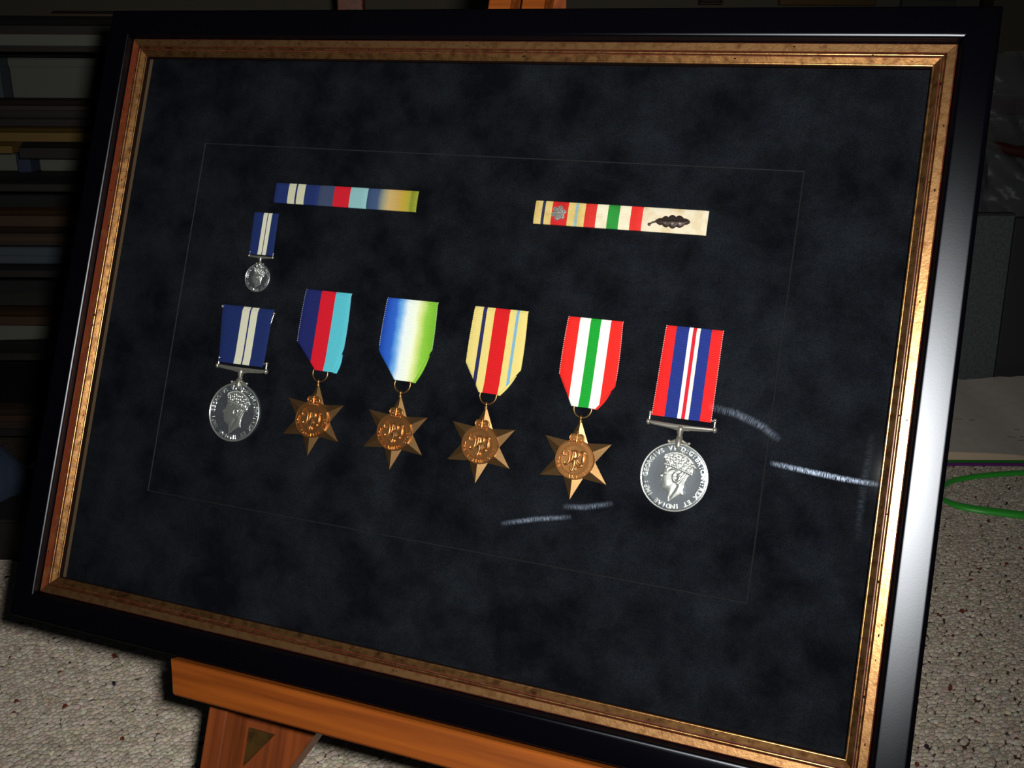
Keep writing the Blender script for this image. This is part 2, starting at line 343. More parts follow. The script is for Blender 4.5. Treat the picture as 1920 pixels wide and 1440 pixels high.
# loop pile, one low bump per loop (beyond counting)
def carpet():
    P = []
    def field(x0,x1,y0,y1,p):
        ny = int((y1-y0)/(p*0.86)); nx = int((x1-x0)/p)
        jx, jy = np.meshgrid(np.arange(nx), np.arange(ny))
        x = x0+(jx+0.5*(jy%2))*p; y = y0+jy*p*0.86
        a = math.radians(14); return np.stack([x.ravel(), y.ravel()],1)
    pts = np.concatenate([field(-0.66,0.98,0.58,1.34,0.0051), field(0.5,1.15,1.34,1.78,0.0060)])
    pts += rng.normal(0,0.0009,pts.shape)
    n = len(pts); K = 6
    th = np.arange(K)*2*pi/K
    ang = math.radians(38)+rng.normal(0,0.22,n); sx = 0.0043*(1+rng.normal(0,0.15,n)); sy = 0.0027*(1+rng.normal(0,0.17,n)); hz = 0.0031*(1+rng.normal(0,0.15,n))
    fk = rng.random(n) < 0.008; sx[fk] *= 0.62; sy[fk] *= 0.7; hz[fk] *= 1.12
    rings = [(1.0,0.12),(0.72,0.72)]
    V = np.zeros((n, 2*K+1, 3)); 
    ca, sa = np.cos(ang)[:,None], np.sin(ang)[:,None]
    for k,(rr,hh) in enumerate(rings):
        lx = rr*sx[:,None]*np.cos(th)[None]; ly = rr*sy[:,None]*np.sin(th)[None]
        V[:,k*K:(k+1)*K,0] = pts[:,0:1]+lx*ca-ly*sa; V[:,k*K:(k+1)*K,1] = pts[:,1:2]+lx*sa+ly*ca; V[:,k*K:(k+1)*K,2] = hz[:,None]*hh
    V[:,2*K,0] = pts[:,0]; V[:,2*K,1] = pts[:,1]; V[:,2*K,2] = hz
    F = []
    for k in range(1):
        for i in range(K):
            j = (i+1)%K; F.append((k*K+i,k*K+j,(k+1)*K+j)); F.append((k*K+i,(k+1)*K+j,(k+1)*K+i))
    for i in range(K): F.append((K+i,K+(i+1)%K,2*K))
    F = np.array(F); NV = 2*K+1
    FF = (F[None]+ (np.arange(n)*NV)[:,None,None]).reshape(-1,3)
    me = bpy.data.meshes.new('carpet_pile')
    me.vertices.add(n*NV); me.vertices.foreach_set('co', V.reshape(-1).astype(np.float32))
    me.loops.add(FF.size); me.loops.foreach_set('vertex_index', FF.reshape(-1).astype(np.int32))
    me.polygons.add(len(FF)); me.polygons.foreach_set('loop_start', np.arange(0,FF.size,3,dtype=np.int32))
    me.update(calc_edges=True)
    me.polygons.foreach_set('use_smooth', np.ones(len(FF),dtype=bool))
    base = np.array([lin(224),lin(214),lin(197)]); dark = np.array([lin(162),lin(147),lin(129)]); red = np.array([lin(112),lin(50),lin(32)]); blk = np.array([lin(48),lin(40),lin(44)])
    t = np.clip(rng.beta(2,3.2,n),0,1)[:,None]; c = base*(1-t)+dark*t
    u = rng.random(n); c *= (1+rng.normal(0,0.035,(n,3))); c[fk&(u<0.72)] = red; c[fk&(u>0.72)] = blk
    C4 = np.ones((n,NV,4),dtype=np.float32); C4[:,:,:3] = c[:,None,:]
    at = me.color_attributes.new('loop_colour','FLOAT_COLOR','POINT'); at.data.foreach_set('color', C4.reshape(-1))
    m, nt, bs = newmat('wool_loop'); a = nt.nodes.new('ShaderNodeAttribute'); a.attribute_name = 'loop_colour'
    mx = nt.nodes.new('ShaderNodeMix'); mx.data_type = 'RGBA'; mx.blend_type = 'MULTIPLY'; mx.inputs['Factor'].default_value = 1
    fz = nt.nodes.new('ShaderNodeTexNoise'); fz.inputs['Scale'].default_value = 1300; fz.inputs['Detail'].default_value = 4
    fr = nt.nodes.new('ShaderNodeValToRGB'); fr.color_ramp.elements[0].position = 0.3; fr.color_ramp.elements[1].position = 0.7
    fr.color_ramp.elements[0].color = (0.78,0.77,0.76,1); fr.color_ramp.elements[1].color = (1.16,1.15,1.13,1)
    tq = nt.nodes.new('ShaderNodeTexCoord'); nt.links.new(tq.outputs['Object'], fz.inputs['Vector']); nt.links.new(fz.outputs['Fac'], fr.inputs[0])
    nt.links.new(a.outputs['Color'], mx.inputs[6]); nt.links.new(fr.outputs[0], mx.inputs[7])
    nt.links.new(mx.outputs[2], bs.inputs['Base Color']); bs.inputs['Roughness'].default_value = 0.95; bs.inputs['Specular IOR Level'].default_value = 0.05
    bs.inputs['Sheen Weight'].default_value = 0.15
    tc = nt.nodes.new('ShaderNodeTexCoord'); nz = nt.nodes.new('ShaderNodeTexNoise'); nz.inputs['Scale'].default_value = 700
    bp = nt.nodes.new('ShaderNodeBump'); bp.inputs['Strength'].default_value = 0.55; bp.inputs['Distance'].default_value = 0.0015
    nt.links.new(tc.outputs['Object'], nz.inputs['Vector']); nt.links.new(nz.outputs['Fac'], bp.inputs['Height']); nt.links.new(bp.outputs[0], bs.inputs['Normal'])
    me.materials.append(m); me.validate()
    o = bpy.data.objects.new('carpet_pile', me); COL.objects.link(o); o.parent = floor; tag(o, kind='stuff')
carpet()

# ------------------------------------------------------------------ the picture frame
HW, HH = 0.2338, 0.1665
ZM = -0.0105                                   # face of the suede board
frame = empty('picture_frame', MF, 'large black and gilt picture frame of war medals standing on a wooden easel', 'picture frame')
def moulding(prof, segmats, mats, name, side):
    """prof: closed list of (u,z) seen from the sight edge outwards"""
    mb = MB(); n = len(prof); N_ = 60
    def corner(u, e):
        hx, hy = HW+u, HH+u
        c = {'top':((-hx,hy),(hx,hy)),'bottom':((hx,-hy),(-hx,-hy)),'left':((-hx,-hy),(-hx,hy)),'right':((hx,hy),(hx,-hy))}[side]
        return c[e]
    rows = []
    for k in range(N_+1):
        t = k/N_; t = 0.0002+t*0.9996; row = []
        for u, z in prof:
            a, c = corner(u,0), corner(u,1)
            row.append((a[0]+(c[0]-a[0])*t, a[1]+(c[1]-a[1])*t, z))
        rows.append(row)
    vs = sum(rows, []); fs = []; mi = []
    for k in range(N_):
        for i in range(n):
            j = (i+1)%n; fs.append((k*n+i,k*n+j,(k+1)*n+j,(k+1)*n+i)); mi.append(segmats[i])
    mb.add(vs, fs); mb.mi = mi
    mb.add(rows[0], [tuple(range(n))]); mb.add(rows[-1], [tuple(range(n))[::-1]])
    return mb.build(name, mats, frame, smooth=34)
def arc(cx, cz, r, a0, a1, n):
    return [(cx+r*math.cos(math.radians(a0+(a1-a0)*i/n)), cz+r*math.sin(math.radians(a0+(a1-a0)*i/n))) for i in range(n+1)]
# gilt slip: lip bead, cove slope, red groove, round bead, flat band
gp = [(0,-3)] + arc(0.7,-0.1,0.7,180,70,5) + [(2.4,1.5),(3.5,2.2),(3.7,1.7),(4.1,1.7)] + arc(4.95,2.15,0.75,190,15,7) + [(5.8,2.0),(6.1,2.9),(9.9,3.2),(10.5,2.7),(10.5,-3)]
gm = [0]*len(gp); gm[0] = 3; gm[1] = 3
for i,(u,z) in enumerate(gp):
    if 3.4 < u < 4.2: gm[i] = 1
    if 5.6 < u < 6.05: gm[i] = 1
    if 6.05 < u < 9.8: gm[i] = 2
    if 9.8 < u < 10.6: gm[i] = 1
gp = [(u*MM,z*MM) for u,z in gp]
bp_ = [(10.5,-3),(10.5,2.2),(11.5,4.4)] + arc(13.7,5.25,2.1,190,92,8) + [(14.6,7.35),(24.6,7.15)] + arc(25.4,4.4,2.7,95,0,8) + [(28.2,-16),(27.6,-18),(12.5,-18),(12.5,-3)]
bp_ = [(u*MM,z*MM) for u,z in bp_]
for sd in ('top','right','bottom','left'):
    moulding(bp_, [0]*len(bp_), [M['black']], 'outer_moulding', sd)
    o = moulding(gp, gm, [M['gilt'],M['bole'],M['gilt_red' if sd == 'left' else 'rubbed'],M['speck']], 'gilt_slip', sd)
    fk = MB()                                   # small dark distress flecks along the gilding
    L_ = HW if sd in ('top','bottom') else HH
    for q in range(34):
        t = random.uniform(-1,1)*L_; u = random.choice((2.2,4.95,8.2))+random.uniform(-.6,.6)
        zz = 2.9+0.08*(u-6.1)+0.05 if u > 6.2 else (2.9 if u > 4.3 else 0.6+0.6*(u-0.9)+0.05)
        p = {'top':(t,HH+u*MM),'bottom':(t,-HH-u*MM),'left':(-HW-u*MM,t),'right':(HW+u*MM,t)}[sd]
        fk.ball((p[0],p[1],zz*MM), random.uniform(.25,.55)*MM, 6, 4, (1.6,0.8,0.3) if sd in('top','bottom') else (0.8,1.6,0.3))
    tag(fk.build('dark_fleck', M['speck'], o), kind='stuff')
mb = MB(); e = 0.004; mb.box(-HW-e,HW+e,-HH-e,HH+e,-0.0052,-0.0032); mb.build('glass_pane', M['glass'], frame)
# suede mat with a bevel-cut opening, and the inner suede board that carries the medals
px0,px1,py0,py1 = -0.1870,0.1795,-0.1050,0.1150
q = 0.0004; X, Y = HW+e, HH+e; zb = ZM-0.0008
def rect4(a): return [(px0-a,py0-a),(px1+a,py0-a),(px1+a,py1+a),(px0-a,py1+a)]
def strip(mb, A, za, B, zb_, mi):
    mb.add([(*p,za) for p in A]+[(*p,zb_) for p in B], [(i,(i+1)%4,4+(i+1)%4,4+i) for i in range(4)], mi)
o4 = [(-X,-Y),(X,-Y),(X,Y),(-X,Y)]
mb = MB(); strip(mb,o4,ZM,rect4(q),ZM,0); strip(mb,rect4(q),ZM,rect4(0.00005),zb,1); strip(mb,rect4(0.00005),zb,rect4(0.00005),zb-0.0006,1); strip(mb,o4,ZM,o4,zb-0.0006,0)
mb.build('suede_mat', [M['suede'],M['core']], frame)
mb = MB(); mb.add([(*p,ZM) for p in rect4(-q)], [(0,1,2,3)], 0); strip(mb,rect4(-q),ZM,rect4(-0.00005),zb,1); strip(mb,rect4(-0.00005),zb,rect4(-0.00005),zb-0.0006,1)
mb.build('suede_panel', [M['suede'],M['core']], frame)
mb = MB(); mb.box(-X,X,-Y,Y,ZM-0.003,zb-0.0006); mb.build('under_board', M['core'], frame)
mb = MB(); mb.box(-HW-0.011,HW+0.011,-HH-0.011,HH+0.011,-0.0165,-0.0145); mb.build('backing_board', M['backing'], frame)
# wiping smears left on the glass, and a painted reflection of the gilt edge
def smear_and_reflection(pts, wd, k, name='wipe_smear_and_reflection'):
    mb = MB(); n = 24; P = [Vector(p) for p in pts]
    for i in range(n+1):
        t = i/n; s = t*(len(P)-1); a = min(int(s),len(P)-2); p = P[a].lerp(P[a+1], s-a)
        d = (P[a+1]-P[a]).normalized(); nn = Vector((-d.y,d.x))
        for j in (0,1):
            qv = p + nn*wd*(j-0.5); mb.v.append((qv.x*MM,qv.y*MM,-0.00312)); mb.uv[len(mb.v)-1] = (t,j)
    mb.f = [(2*i,2*i+2,2*i+3,2*i+1) for i in range(n)]; mb.mi = [0]*n
    o = mb.build(name, smear_and_reflection_mat('glass_smear_and_reflection',k), frame); return o
smear_and_reflection([(148,-10.5),(163,-12.5),(176,-17),(186,-23)], 5.4, 0.22)
smear_and_reflection([(182,-34.5),(200,-36),(217,-37.2),(234.2,-37.6)], 3.6, 1.0)
smear_and_reflection([(80,-72.5),(92,-71),(107,-66.5)], 4.0, 0.24)
smear_and_reflection([(47,-87),(66,-81.5),(86,-77)], 3.6, 0.34)
smear_and_reflection([(228,-12),(226.8,-40),(227,-66)], 5.0, 0.035)  # upright strip: reflection of the gilt edge, painted in pale diffuse colour

# ------------------------------------------------------------------ ribbons
NAVY = rgb(30,46,104); CREAM = rgb(226,222,200)
RM = {
 'dsm': ribbon_mat('navy_white_ribbon', [(0,NAVY),(0.345,CREAM),(0.515,NAVY),(0.545,CREAM),(0.70,NAVY)]),
 '39': ribbon_mat('three_colour_ribbon', [(0,rgb(32,38,104)),(0.355,rgb(218,24,46)),(0.675,rgb(92,196,212))]),
 'atl': ribbon_mat('watered_ribbon', [(0,rgb(32,74,178)),(0.22,rgb(48,104,205)),(0.33,rgb(120,180,235)),(0.44,rgb(236,242,246)),(0.62,rgb(246,248,226)),(0.72,rgb(222,228,150)),(0.84,rgb(150,202,70)),(1.0,rgb(118,182,44))], 'LINEAR', 0.10),
 'afr': ribbon_mat('desert_ribbon', [(0,rgb(232,212,132)),(0.165,rgb(40,42,92)),(0.235,rgb(232,212,132)),(0.39,rgb(216,26,32)),(0.675,rgb(232,212,132)),(0.80,rgb(132,178,206)),(0.855,rgb(232,212,132))]),
 'ita': ribbon_mat('red_white_green_ribbon', [(0,rgb(232,40,34)),(0.22,rgb(248,244,236)),(0.42,rgb(22,160,50)),(0.61,rgb(248,244,236)),(0.79,rgb(232,40,34))]),
 'war': ribbon_mat('red_blue_white_ribbon', [(0,rgb(226,34,34)),(0.215,rgb(32,50,132)),(0.43,rgb(244,240,238)),(0.50,rgb(214,30,50)),(0.56,rgb(244,240,224)),(0.625,rgb(32,50,132)),(0.81,rgb(226,34,34))]),
 'bar39': ribbon_mat('faded_three_colour_ribbon', [(0,rgb(62,72,104)),(0.32,rgb(206,26,44)),(0.65,rgb(140,186,190))]),
 'baratl': ribbon_mat('faded_watered_ribbon', [(0,rgb(58,76,116)),(0.22,rgb(64,84,120)),(0.33,rgb(150,150,130)),(0.45,rgb(202,170,112)),(0.62,rgb(196,160,88)),(0.74,rgb(190,160,50)),(0.84,rgb(172,160,60)),(0.9,rgb(126,136,34)),(1.0,rgb(150,150,50))], 'LINEAR', 0.04),
 'bardsm': ribbon_mat('bar_navy_white_ribbon', [(0,NAVY),(0.31,rgb(208,204,176)),(0.475,NAVY),(0.515,rgb(208,204,176)),(0.69,NAVY)]),
 'barafr': ribbon_mat('stained_desert_ribbon', [(0,rgb(216,190,120)),(0.145,rgb(42,44,78)),(0.205,rgb(216,190,120)),(0.345,rgb(206,34,36)),(0.665,rgb(216,190,120)),(0.81,rgb(146,180,190)),(0.865,rgb(216,190,120))], dirt=(0.8,0.68,0.5,1)),
 'barita': ribbon_mat('bar_red_white_green_ribbon', [(0,rgb(214,48,40)),(0.20,rgb(232,222,196)),(0.40,rgb(40,142,56)),(0.605,rgb(232,222,196)),(0.80,rgb(222,44,38))], dirt=(0.85,0.76,0.64,1)),
 'cloth': ribbon_mat('dirty_white_tape', [(0,rgb(228,214,190)),(0.999,rgb(228,214,190))], dirt=(0.80,0.66,0.42,1), rough=0.9),
}
def ribbon(name, m, parent, left, right, y1, y0, x0, x1, zf, pitch=0.86, th=0.7, rib=0.24, nx=20, scal=0.13, endz=None):
    """left/right: functions of y giving the outline; UV.x runs straight down from x0..x1; ribs are modelled"""
    nr = max(2,int((y1-y0)/pitch)); sub = 4; ny = nr*sub
    mb = MB()
    for side in (0,1):
        for i in range(ny+1):
            y = y1+(y0-y1)*i/ny; ph = (i%sub)/sub; rr = math.sin(pi*ph)
            xl, xr = left(y)-scal*rr, right(y)+scal*rr
            for k in range(nx+1):
                t = k/nx; x = xl+(xr-xl)*t; edge = min(t,1-t)*(xr-xl)
                z = zf(x,y) + (rib*rr if side == 0 else -th) 
                if side == 0: z -= 0.35*max(0,1-edge/0.8)**2
                mb.v.append((x,y,z)); mb.uv[len(mb.v)-1] = ((x-x0)/(x1-x0), (y-y0)/(x1-x0))
    n1 = (ny+1)*(nx+1); w = nx+1
    for i in range(ny):
        for k in range(nx):
            a = i*w+k; mb.f.append((a,a+w,a+w+1,a+1)); mb.f.append((n1+a,n1+a+1,n1+a+w+1,n1+a+w))
        for k in (0,nx):
            a = i*w+k; mb.f.append((a,a+w,n1+a+w,n1+a))
    for i in (0,ny):
        for k in range(nx): a = i*w+k; mb.f.append((a,a+1,n1+a+1,n1+a))
    mb.mi = [0]*len(mb.f)
    return mb.build(name, m, parent, MM, smooth=60)

PICOT = {'39':(172,178,204),'atl':(206,206,214),'afr':(232,214,140),'ita':(244,222,212),'war':(240,214,206),'dsm':(44,58,112)}
for k_ in PICOT: PICOT[k_] = mat('picot_thread_'+str(len(M)), rgb(*PICOT[k_]), 0.8)
def picots(key, parent, left, right, y1, y0, zf, step=1.15):
    mb = MB(); n = int((y1-y0)/step)
    for i in range(n):
        y = y1-0.4-i*step
        for fx, sg in ((left,-1),(right,1)):
            mb.ball((fx(y)+sg*0.02, y, zf(fx(y),y)-0.12), 0.27, 6, 4, (1,1.15,0.9))
    tag(mb.build('picot_edge', PICOT[key], parent, MM, smooth=80), kind='stuff')

# ------------------------------------------------------------------ silver medals
TILT = math.radians(0.0)
def nrm(p, c=(527,880), s=421):
    x, y = (p[0]-c[0])/s, (c[1]-p[1])/s; a = math.radians(6.7)
    return (x*math.cos(a)-y*math.sin(a), x*math.sin(a)+y*math.cos(a))
HEAD = [nrm(p) for p in [(415,735),(400,770),(384,806),(364,832),(346,854),(331,868),(341,884),(363,893),(354,912),(363,928),(355,948),(369,966),(359,988),(373,1014),(404,1034),(438,1050),(447,1092),(452,1140),(442,1192),(500,1160),(560,1120),(610,1096),(652,1096),(644,1040),(654,985),(672,940),(692,892),(716,862),(740,862),(640,818),(520,762)]]
CROWN = [nrm(p) for p in [(412,740),(404,690),(403,640),(409,600),(440,582),(500,571),(560,566),(620,578),(680,608),(730,652),(770,704),(802,764),(778,796),(757,812),(742,868),(640,826),(520,772)]]
def sdf(poly, X, Y):
    P = np.array(poly); d = np.full(X.shape, 9.0); ins = np.zeros(X.shape,bool)
    for i in range(len(P)):
        a, bq = P[i-1], P[i]; e = bq-a
        t = np.clip(((X-a[0])*e[0]+(Y-a[1])*e[1])/(e@e+1e-12),0,1)
        d = np.minimum(d, np.hypot(X-a[0]-t*e[0], Y-a[1]-t*e[1]))
        c = ((a[1] > Y) != (bq[1] > Y)) & (X < (bq[0]-a[0])*(Y-a[1])/(bq[1]-a[1]+1e-12)+a[0]); ins ^= c
    return np.where(ins, d, -d)
def line_d(a, b_, X, Y):
    a = np.array(a); e = np.array(b_)-a; t = np.clip(((X-a[0])*e[0]+(Y-a[1])*e[1])/(e@e),0,1); return np.hypot(X-a[0]-t*e[0], Y-a[1]-t*e[1])
def effigy_mesh(rad, zb):
    """king's crowned head in relief, as a height field"""
    n = 190; xs = np.linspace(-0.55,0.75,n); ys = np.linspace(-0.80,0.85,int(n*1.27)); X, Y = np.meshgrid(xs, ys)
    dh = sdf(HEAD,X,Y); dc = sdf(CROWN,X,Y)
    H = np.zeros(X.shape)
    t = np.clip(dh/0.20,0,1); h = np.where(dh>0, 0.16+0.75*np.sqrt(1-(1-t)**2), 0)
    def bump(c, sx, sy, a, hh):
        u, v = X-nrm(c)[0], Y-nrm(c)[1]; ca, sa = math.cos(a), math.sin(a)
        return hh*np.exp(-(((u*ca+v*sa)/sx)**2+((-u*sa+v*ca)/sy)**2))
    det = bump((402,858),0.045,0.022,0.5,-0.28)+bump((400,836),0.06,0.02,0.35,0.22)+bump((408,862),0.018,0.012,0,0.16)   # eye socket, brow, eye
    det += bump((352,864),0.035,0.03,0,0.18)+bump((432,960),0.10,0.08,0,0.12)+bump((385,915),0.03,0.05,0.2,-0.12)      # nose, cheek
    det += bump((372,940),0.04,0.010,0.1,-0.16)+bump((470,1005),0.14,0.03,0.5,0.16)                                      # mouth, jaw
    u, v = X-nrm((556,880))[0], Y-nrm((556,880))[1]; re = np.hypot(u/0.085, v/0.125)
    det += 0.30*np.exp(-((re-1)/0.28)**2)-0.22*np.exp(-(re/0.6)**2)                                                     # ear
    hair = np.clip((X-nrm((520,0))[0]+0.10)*6,0,1)*np.clip((Y-nrm((0,915))[1]+ (X-0.2)*0.9)*7,0,1)
    det += hair*0.13*np.sin(60*(Y*0.7-X*0.75)+5*np.sin(9*X))                                                            # combed hair
    det += -0.35*np.exp(-(line_d(nrm((470,1140)),nrm((560,985)),X,Y)/0.05)**2)                                          # neck tendon
    h = np.where(dh>0, np.maximum(h+det*np.clip(dh/0.05,0,1),0.12), 0)
    c = np.where(dc>0, 0.22+0.30*np.clip(dc/0.05,0,1), 0)
    arch = [(409,640),(420,604),(500,580),(560,576),(620,590),(680,620),(730,664),(770,714),(786,764)]
    da = np.min([line_d(nrm(arch[i]),nrm(arch[i+1]),X,Y) for i in range(len(arch)-1)],0)
    c += np.where(dc>0, 0.55*np.exp(-(da/0.045)**2)*(0.75+0.25*np.cos(150*(X+Y*0.3))),0)
    band = [(414,722),(520,752),(640,806),(742,846)]
    db = np.min([line_d(nrm(band[i]),nrm(band[i+1]),X,Y) for i in range(3)],0)
    c += np.where(dc>0, 0.50*np.exp(-(db/0.05)**2)*(0.8+0.2*np.cos(120*X)),0)
    for cc in [(440,670),(470,640),(505,655),(545,690),(580,650),(610,700),(640,660),(668,725),(700,700),(722,760),(752,740),(540,625),(480,700),(575,735),(640,770),(700,795)]:
        p = nrm(cc); rr = np.hypot(X-p[0],Y-p[1]); c += np.where(dc>0, 0.5*np.exp(-((rr-0.035)/0.016)**2)+0.3*np.exp(-(rr/0.014)**2),0)
    p = nrm((628,578)); c2 = 0.8*np.exp(-(np.hypot(X-p[0],Y-p[1])/0.05)**2)
    Z = np.maximum(h, c); Z = np.maximum(Z, np.where(np.hypot(X-p[0],Y-p[1])<0.07, c2, 0))
    keep = (dh>-0.004)|(dc>-0.004)|(np.hypot(X-p[0],Y-p[1])<0.07)
    mb = MB(); ix = -np.ones(X.shape,int); H_ = X.shape[0]; W_ = X.shape[1]; fs = []
    q = keep[:-1,:-1]&keep[1:,:-1]&keep[:-1,1:]&keep[1:,1:]
    for i, k in zip(*np.nonzero(q)):
        f = []
        for a, b2 in ((i,k),(i,k+1),(i+1,k+1),(i+1,k)):
            if ix[a,b2] < 0: ix[a,b2] = len(mb.v); mb.v.append((X[a,b2]*rad, Y[a,b2]*rad, zb+max(Z[a,b2],0.0)*0.85))
            f.append(ix[a,b2])
        fs.append(tuple(f))
    mb.f = fs; mb.mi = [0]*len(fs); return mb

PROTO = {}
def silver_medal(x, y, label, cat, rib, group=None, scale=1.0, war=False, detail=True):
    """x,y: centre of the disc in picture mm"""
    root = empty('service_medal' if scale == 1 else 'miniature_medal', MF @ T(x*MM,y*MM,ZM) @ Matrix.Scale(scale,4), label, cat, group)
    RD = 17.8
    d = MB(); d.lathe([(RD-0.5,0.2),(RD-0.2,0.5),(RD-0.2,2.4),(RD-1.0,2.72),(RD-2.4,2.62),(9,2.55),(3,2.55)], 96)
    disc = d.build('disc', M['silver'], root, MM, smooth=40)
    d = MB(); d.tube([((RD-0.52)*math.cos(2*pi*i/96),(RD-0.52)*math.sin(2*pi*i/96),2.65) for i in range(96)],0.55,10,closed=True)
    d.build('rim', M['silver_relief'], root, MM, smooth=80)
    if 'eff' not in PROTO:
        PROTO['eff'] = effigy_mesh(RD,2.5).build('effigy', M['silver_relief'], root, MM, smooth=180)
        l = MB(); arc_text(l, 'GEORGIVS VI D:G:BR:OMN:REX ET INDIAE IMP:', RD*0.845, 182, 8.62, 3.3, 2.45, 0.6)
        PROTO['leg'] = l.build('legend', M['silver_relief'], root, MM)
        c = MB()
        c.tube([(-0.2,RD+6.6,2.0),(-0.1,RD+4.4,2.0),(0,RD+3.2,2.0)],[1.9,1.5,1.2],12)
        c.ball((-0.1,RD+6.9,2.0),2.0,14,8,(1.0,1.25,0.9)); c.tube([(-1.5,RD+3.0,2.0),(1.5,RD+3.0,2.0)],0.5,8)
        c.tube([(0,RD+3.2,2.2),(-0.1,RD+1.2,3.2),(0,RD-1.6,3.6)],[1.3,1.9,1.3],12,flat=0.6); c.ball((0,RD-1.3,3.3),1.7,12,8,(0.95,1.3,0.6))
        for s in (-1,1): c.tube([(0,RD+2.2,2.0),(s*2.4,RD+0.7,2.1),(s*4.3,RD-0.1,2.0),(s*5.2,RD+0.3,2.0)],[0.9,0.8,0.7,0.85],10); c.ball((s*5.3,RD+0.2,2.0),0.95,10,6)
        PROTO['claw'] = c.build('claw', M['nickel'], root, MM, smooth=50)
        s_ = MB(); yb = RD+8.2
        bar = [(-17.4,yb+0.1),(-14,yb-0.7),(-6,yb-1.3),(-2,yb-1.9),(2,yb-1.9),(6,yb-1.3),(14,yb-0.7),(17.4,yb+0.1),(17.4,yb+1.6),(2.5,yb+1.25),(-2.5,yb+1.25),(-17.4,yb+1.6)]
        s_.prism(bar,1.1,3.0,0.35,0.35)
        s_.tube([(-16.6,yb+5.2,2.0),(16.6,yb+5.2,2.0)],0.6,8)
        for q in (-1,1):
            s_.tube([(q*16.9,yb+0.4,2.0),(q*16.9,yb+5.6,2.0)],0.6,10); s_.ball((q*17.3,yb+0.7,2.0),1.5,12,8,(0.85,1.15,1)); s_.ball((q*16.8,yb+5.6,2.0),1.05,10,6)
        PROTO['sus'] = s_.build('suspender', M['nickel'], root, MM, smooth=50)
    else:
        for k in ('eff','leg','claw','sus'):
            o = PROTO[k].copy(); COL.objects.link(o); o.parent = root
    return root
LOBE = lambda y: 0
sm = silver_medal(135.2,-48.6,'round silver medal on red, blue and white striped ribbon, right end of the row','medal','war',war=True)
# the ribbon hangs over the upper bar of the suspender; local y is measured from the disc centre
def hang(root, key, tl, tr, bl, br, yt, yb, zt=2.3):
    lf = lambda y: bl+(tl-bl)*(y-yb)/(yt-yb); rf = lambda y: br+(tr-br)*(y-yb)/(yt-yb)
    zf = lambda x,y: 0.75 + (zt-0.75)*min(1,max(0,(yt-y)/3.0))**0.5 + 0.55*max(0,1-(y-yb)/5)
    ribbon('ribbon', RM[key], root, lf, rf, yt, yb, bl, br, zf)
    picots(key, root, lf, rf, yt, yb, zf)
hang(sm,'war',-14.7,14.9,-15.9,14.9,78.2,30.2)
sm2 = silver_medal(-132.7,-49.4,'full-size round silver medal on navy ribbon with two white stripes, left end of row','medal','dsm')
hang(sm2,'dsm',-20.2,15.4,-16.4,14.8,64.5,29.0,2.6)
pn = MB(); pn.tube([(-21.2,63.0,1.6),(16.2,62.0,1.6)],0.45,8); pn.tube([(16.2,62.4,1.6),(14.9,55.0,1.8),(14.4,51.0,1.6)],0.4,8); pn.ball((-20.8,63.0,1.7),1.0,10,6); pn.ball((16.2,62.0,1.7),0.9,10,6); pn.ball((14.4,50.8,1.7),0.6,8,6)
pn.build('mounting_pin', M['nickel'], sm2, MM, smooth=50)
sm3 = silver_medal(-132.5,33.2,'miniature silver medal on navy ribbon with two white stripes, above the row','medal','dsm',scale=0.49)
hang(sm3,'dsm',-19.4,15.2,-17.4,16.8,82.5,29.0)

# ------------------------------------------------------------------ bronze campaign stars
def smooth_path(pts, n=6):
    out = []; P = [Vector((p[0],p[1],0)) for p in pts]
    for i in range(len(P)-1):
        a, b_, c, d = P[max(i-1,0)], P[i], P[i+1], P[min(i+2,len(P)-1)]
        for k in range(n):
            t = k/n; out.append(0.5*((2*b_)+(c-a)*t+(2*a-5*b_+4*c-d)*t*t+(3*b_-a-3*c+d)*t**3))
    out.append(P[-1]); return out
CYPHER = [  # interlaced G R I strokes and the numeral, in mm about the star's centre
 [(-3.2,3.7),(-4.6,4.5),(-6.0,3.9),(-6.5,2.6),(-5.7,1.6),(-4.7,2.1)],
 [(-3.4,3.9),(-2.6,1.5),(-2.9,-1.4),(-4.2,-3.2),(-5.3,-2.7),(-5.0,-1.7)],
 [(-2.2,4.2),(0.2,4.6),(1.8,3.9),(2.2,2.4),(1.3,0.8),(-0.8,0.4),(-1.7,0.2)],
 [(-1.3,4.2),(-1.0,1.5),(-1.6,-0.8),(-2.6,-2.0)],
 [(0.1,0.4),(1.1,-1.0),(1.7,-2.5),(2.8,-3.4),(4.2,-3.0),(4.0,-2.0),(3.1,-2.3)],
 [(2.9,4.0),(4.4,4.4),(5.9,3.7)],
 [(4.5,4.2),(5.1,1.6),(5.0,-1.0),(4.2,-2.6)],
 [(-1.9,-3.9),(-0.7,-6.3),(0.2,-4.0)],
 [(1.0,-3.9),(1.1,-6.1)]]
SP = {}
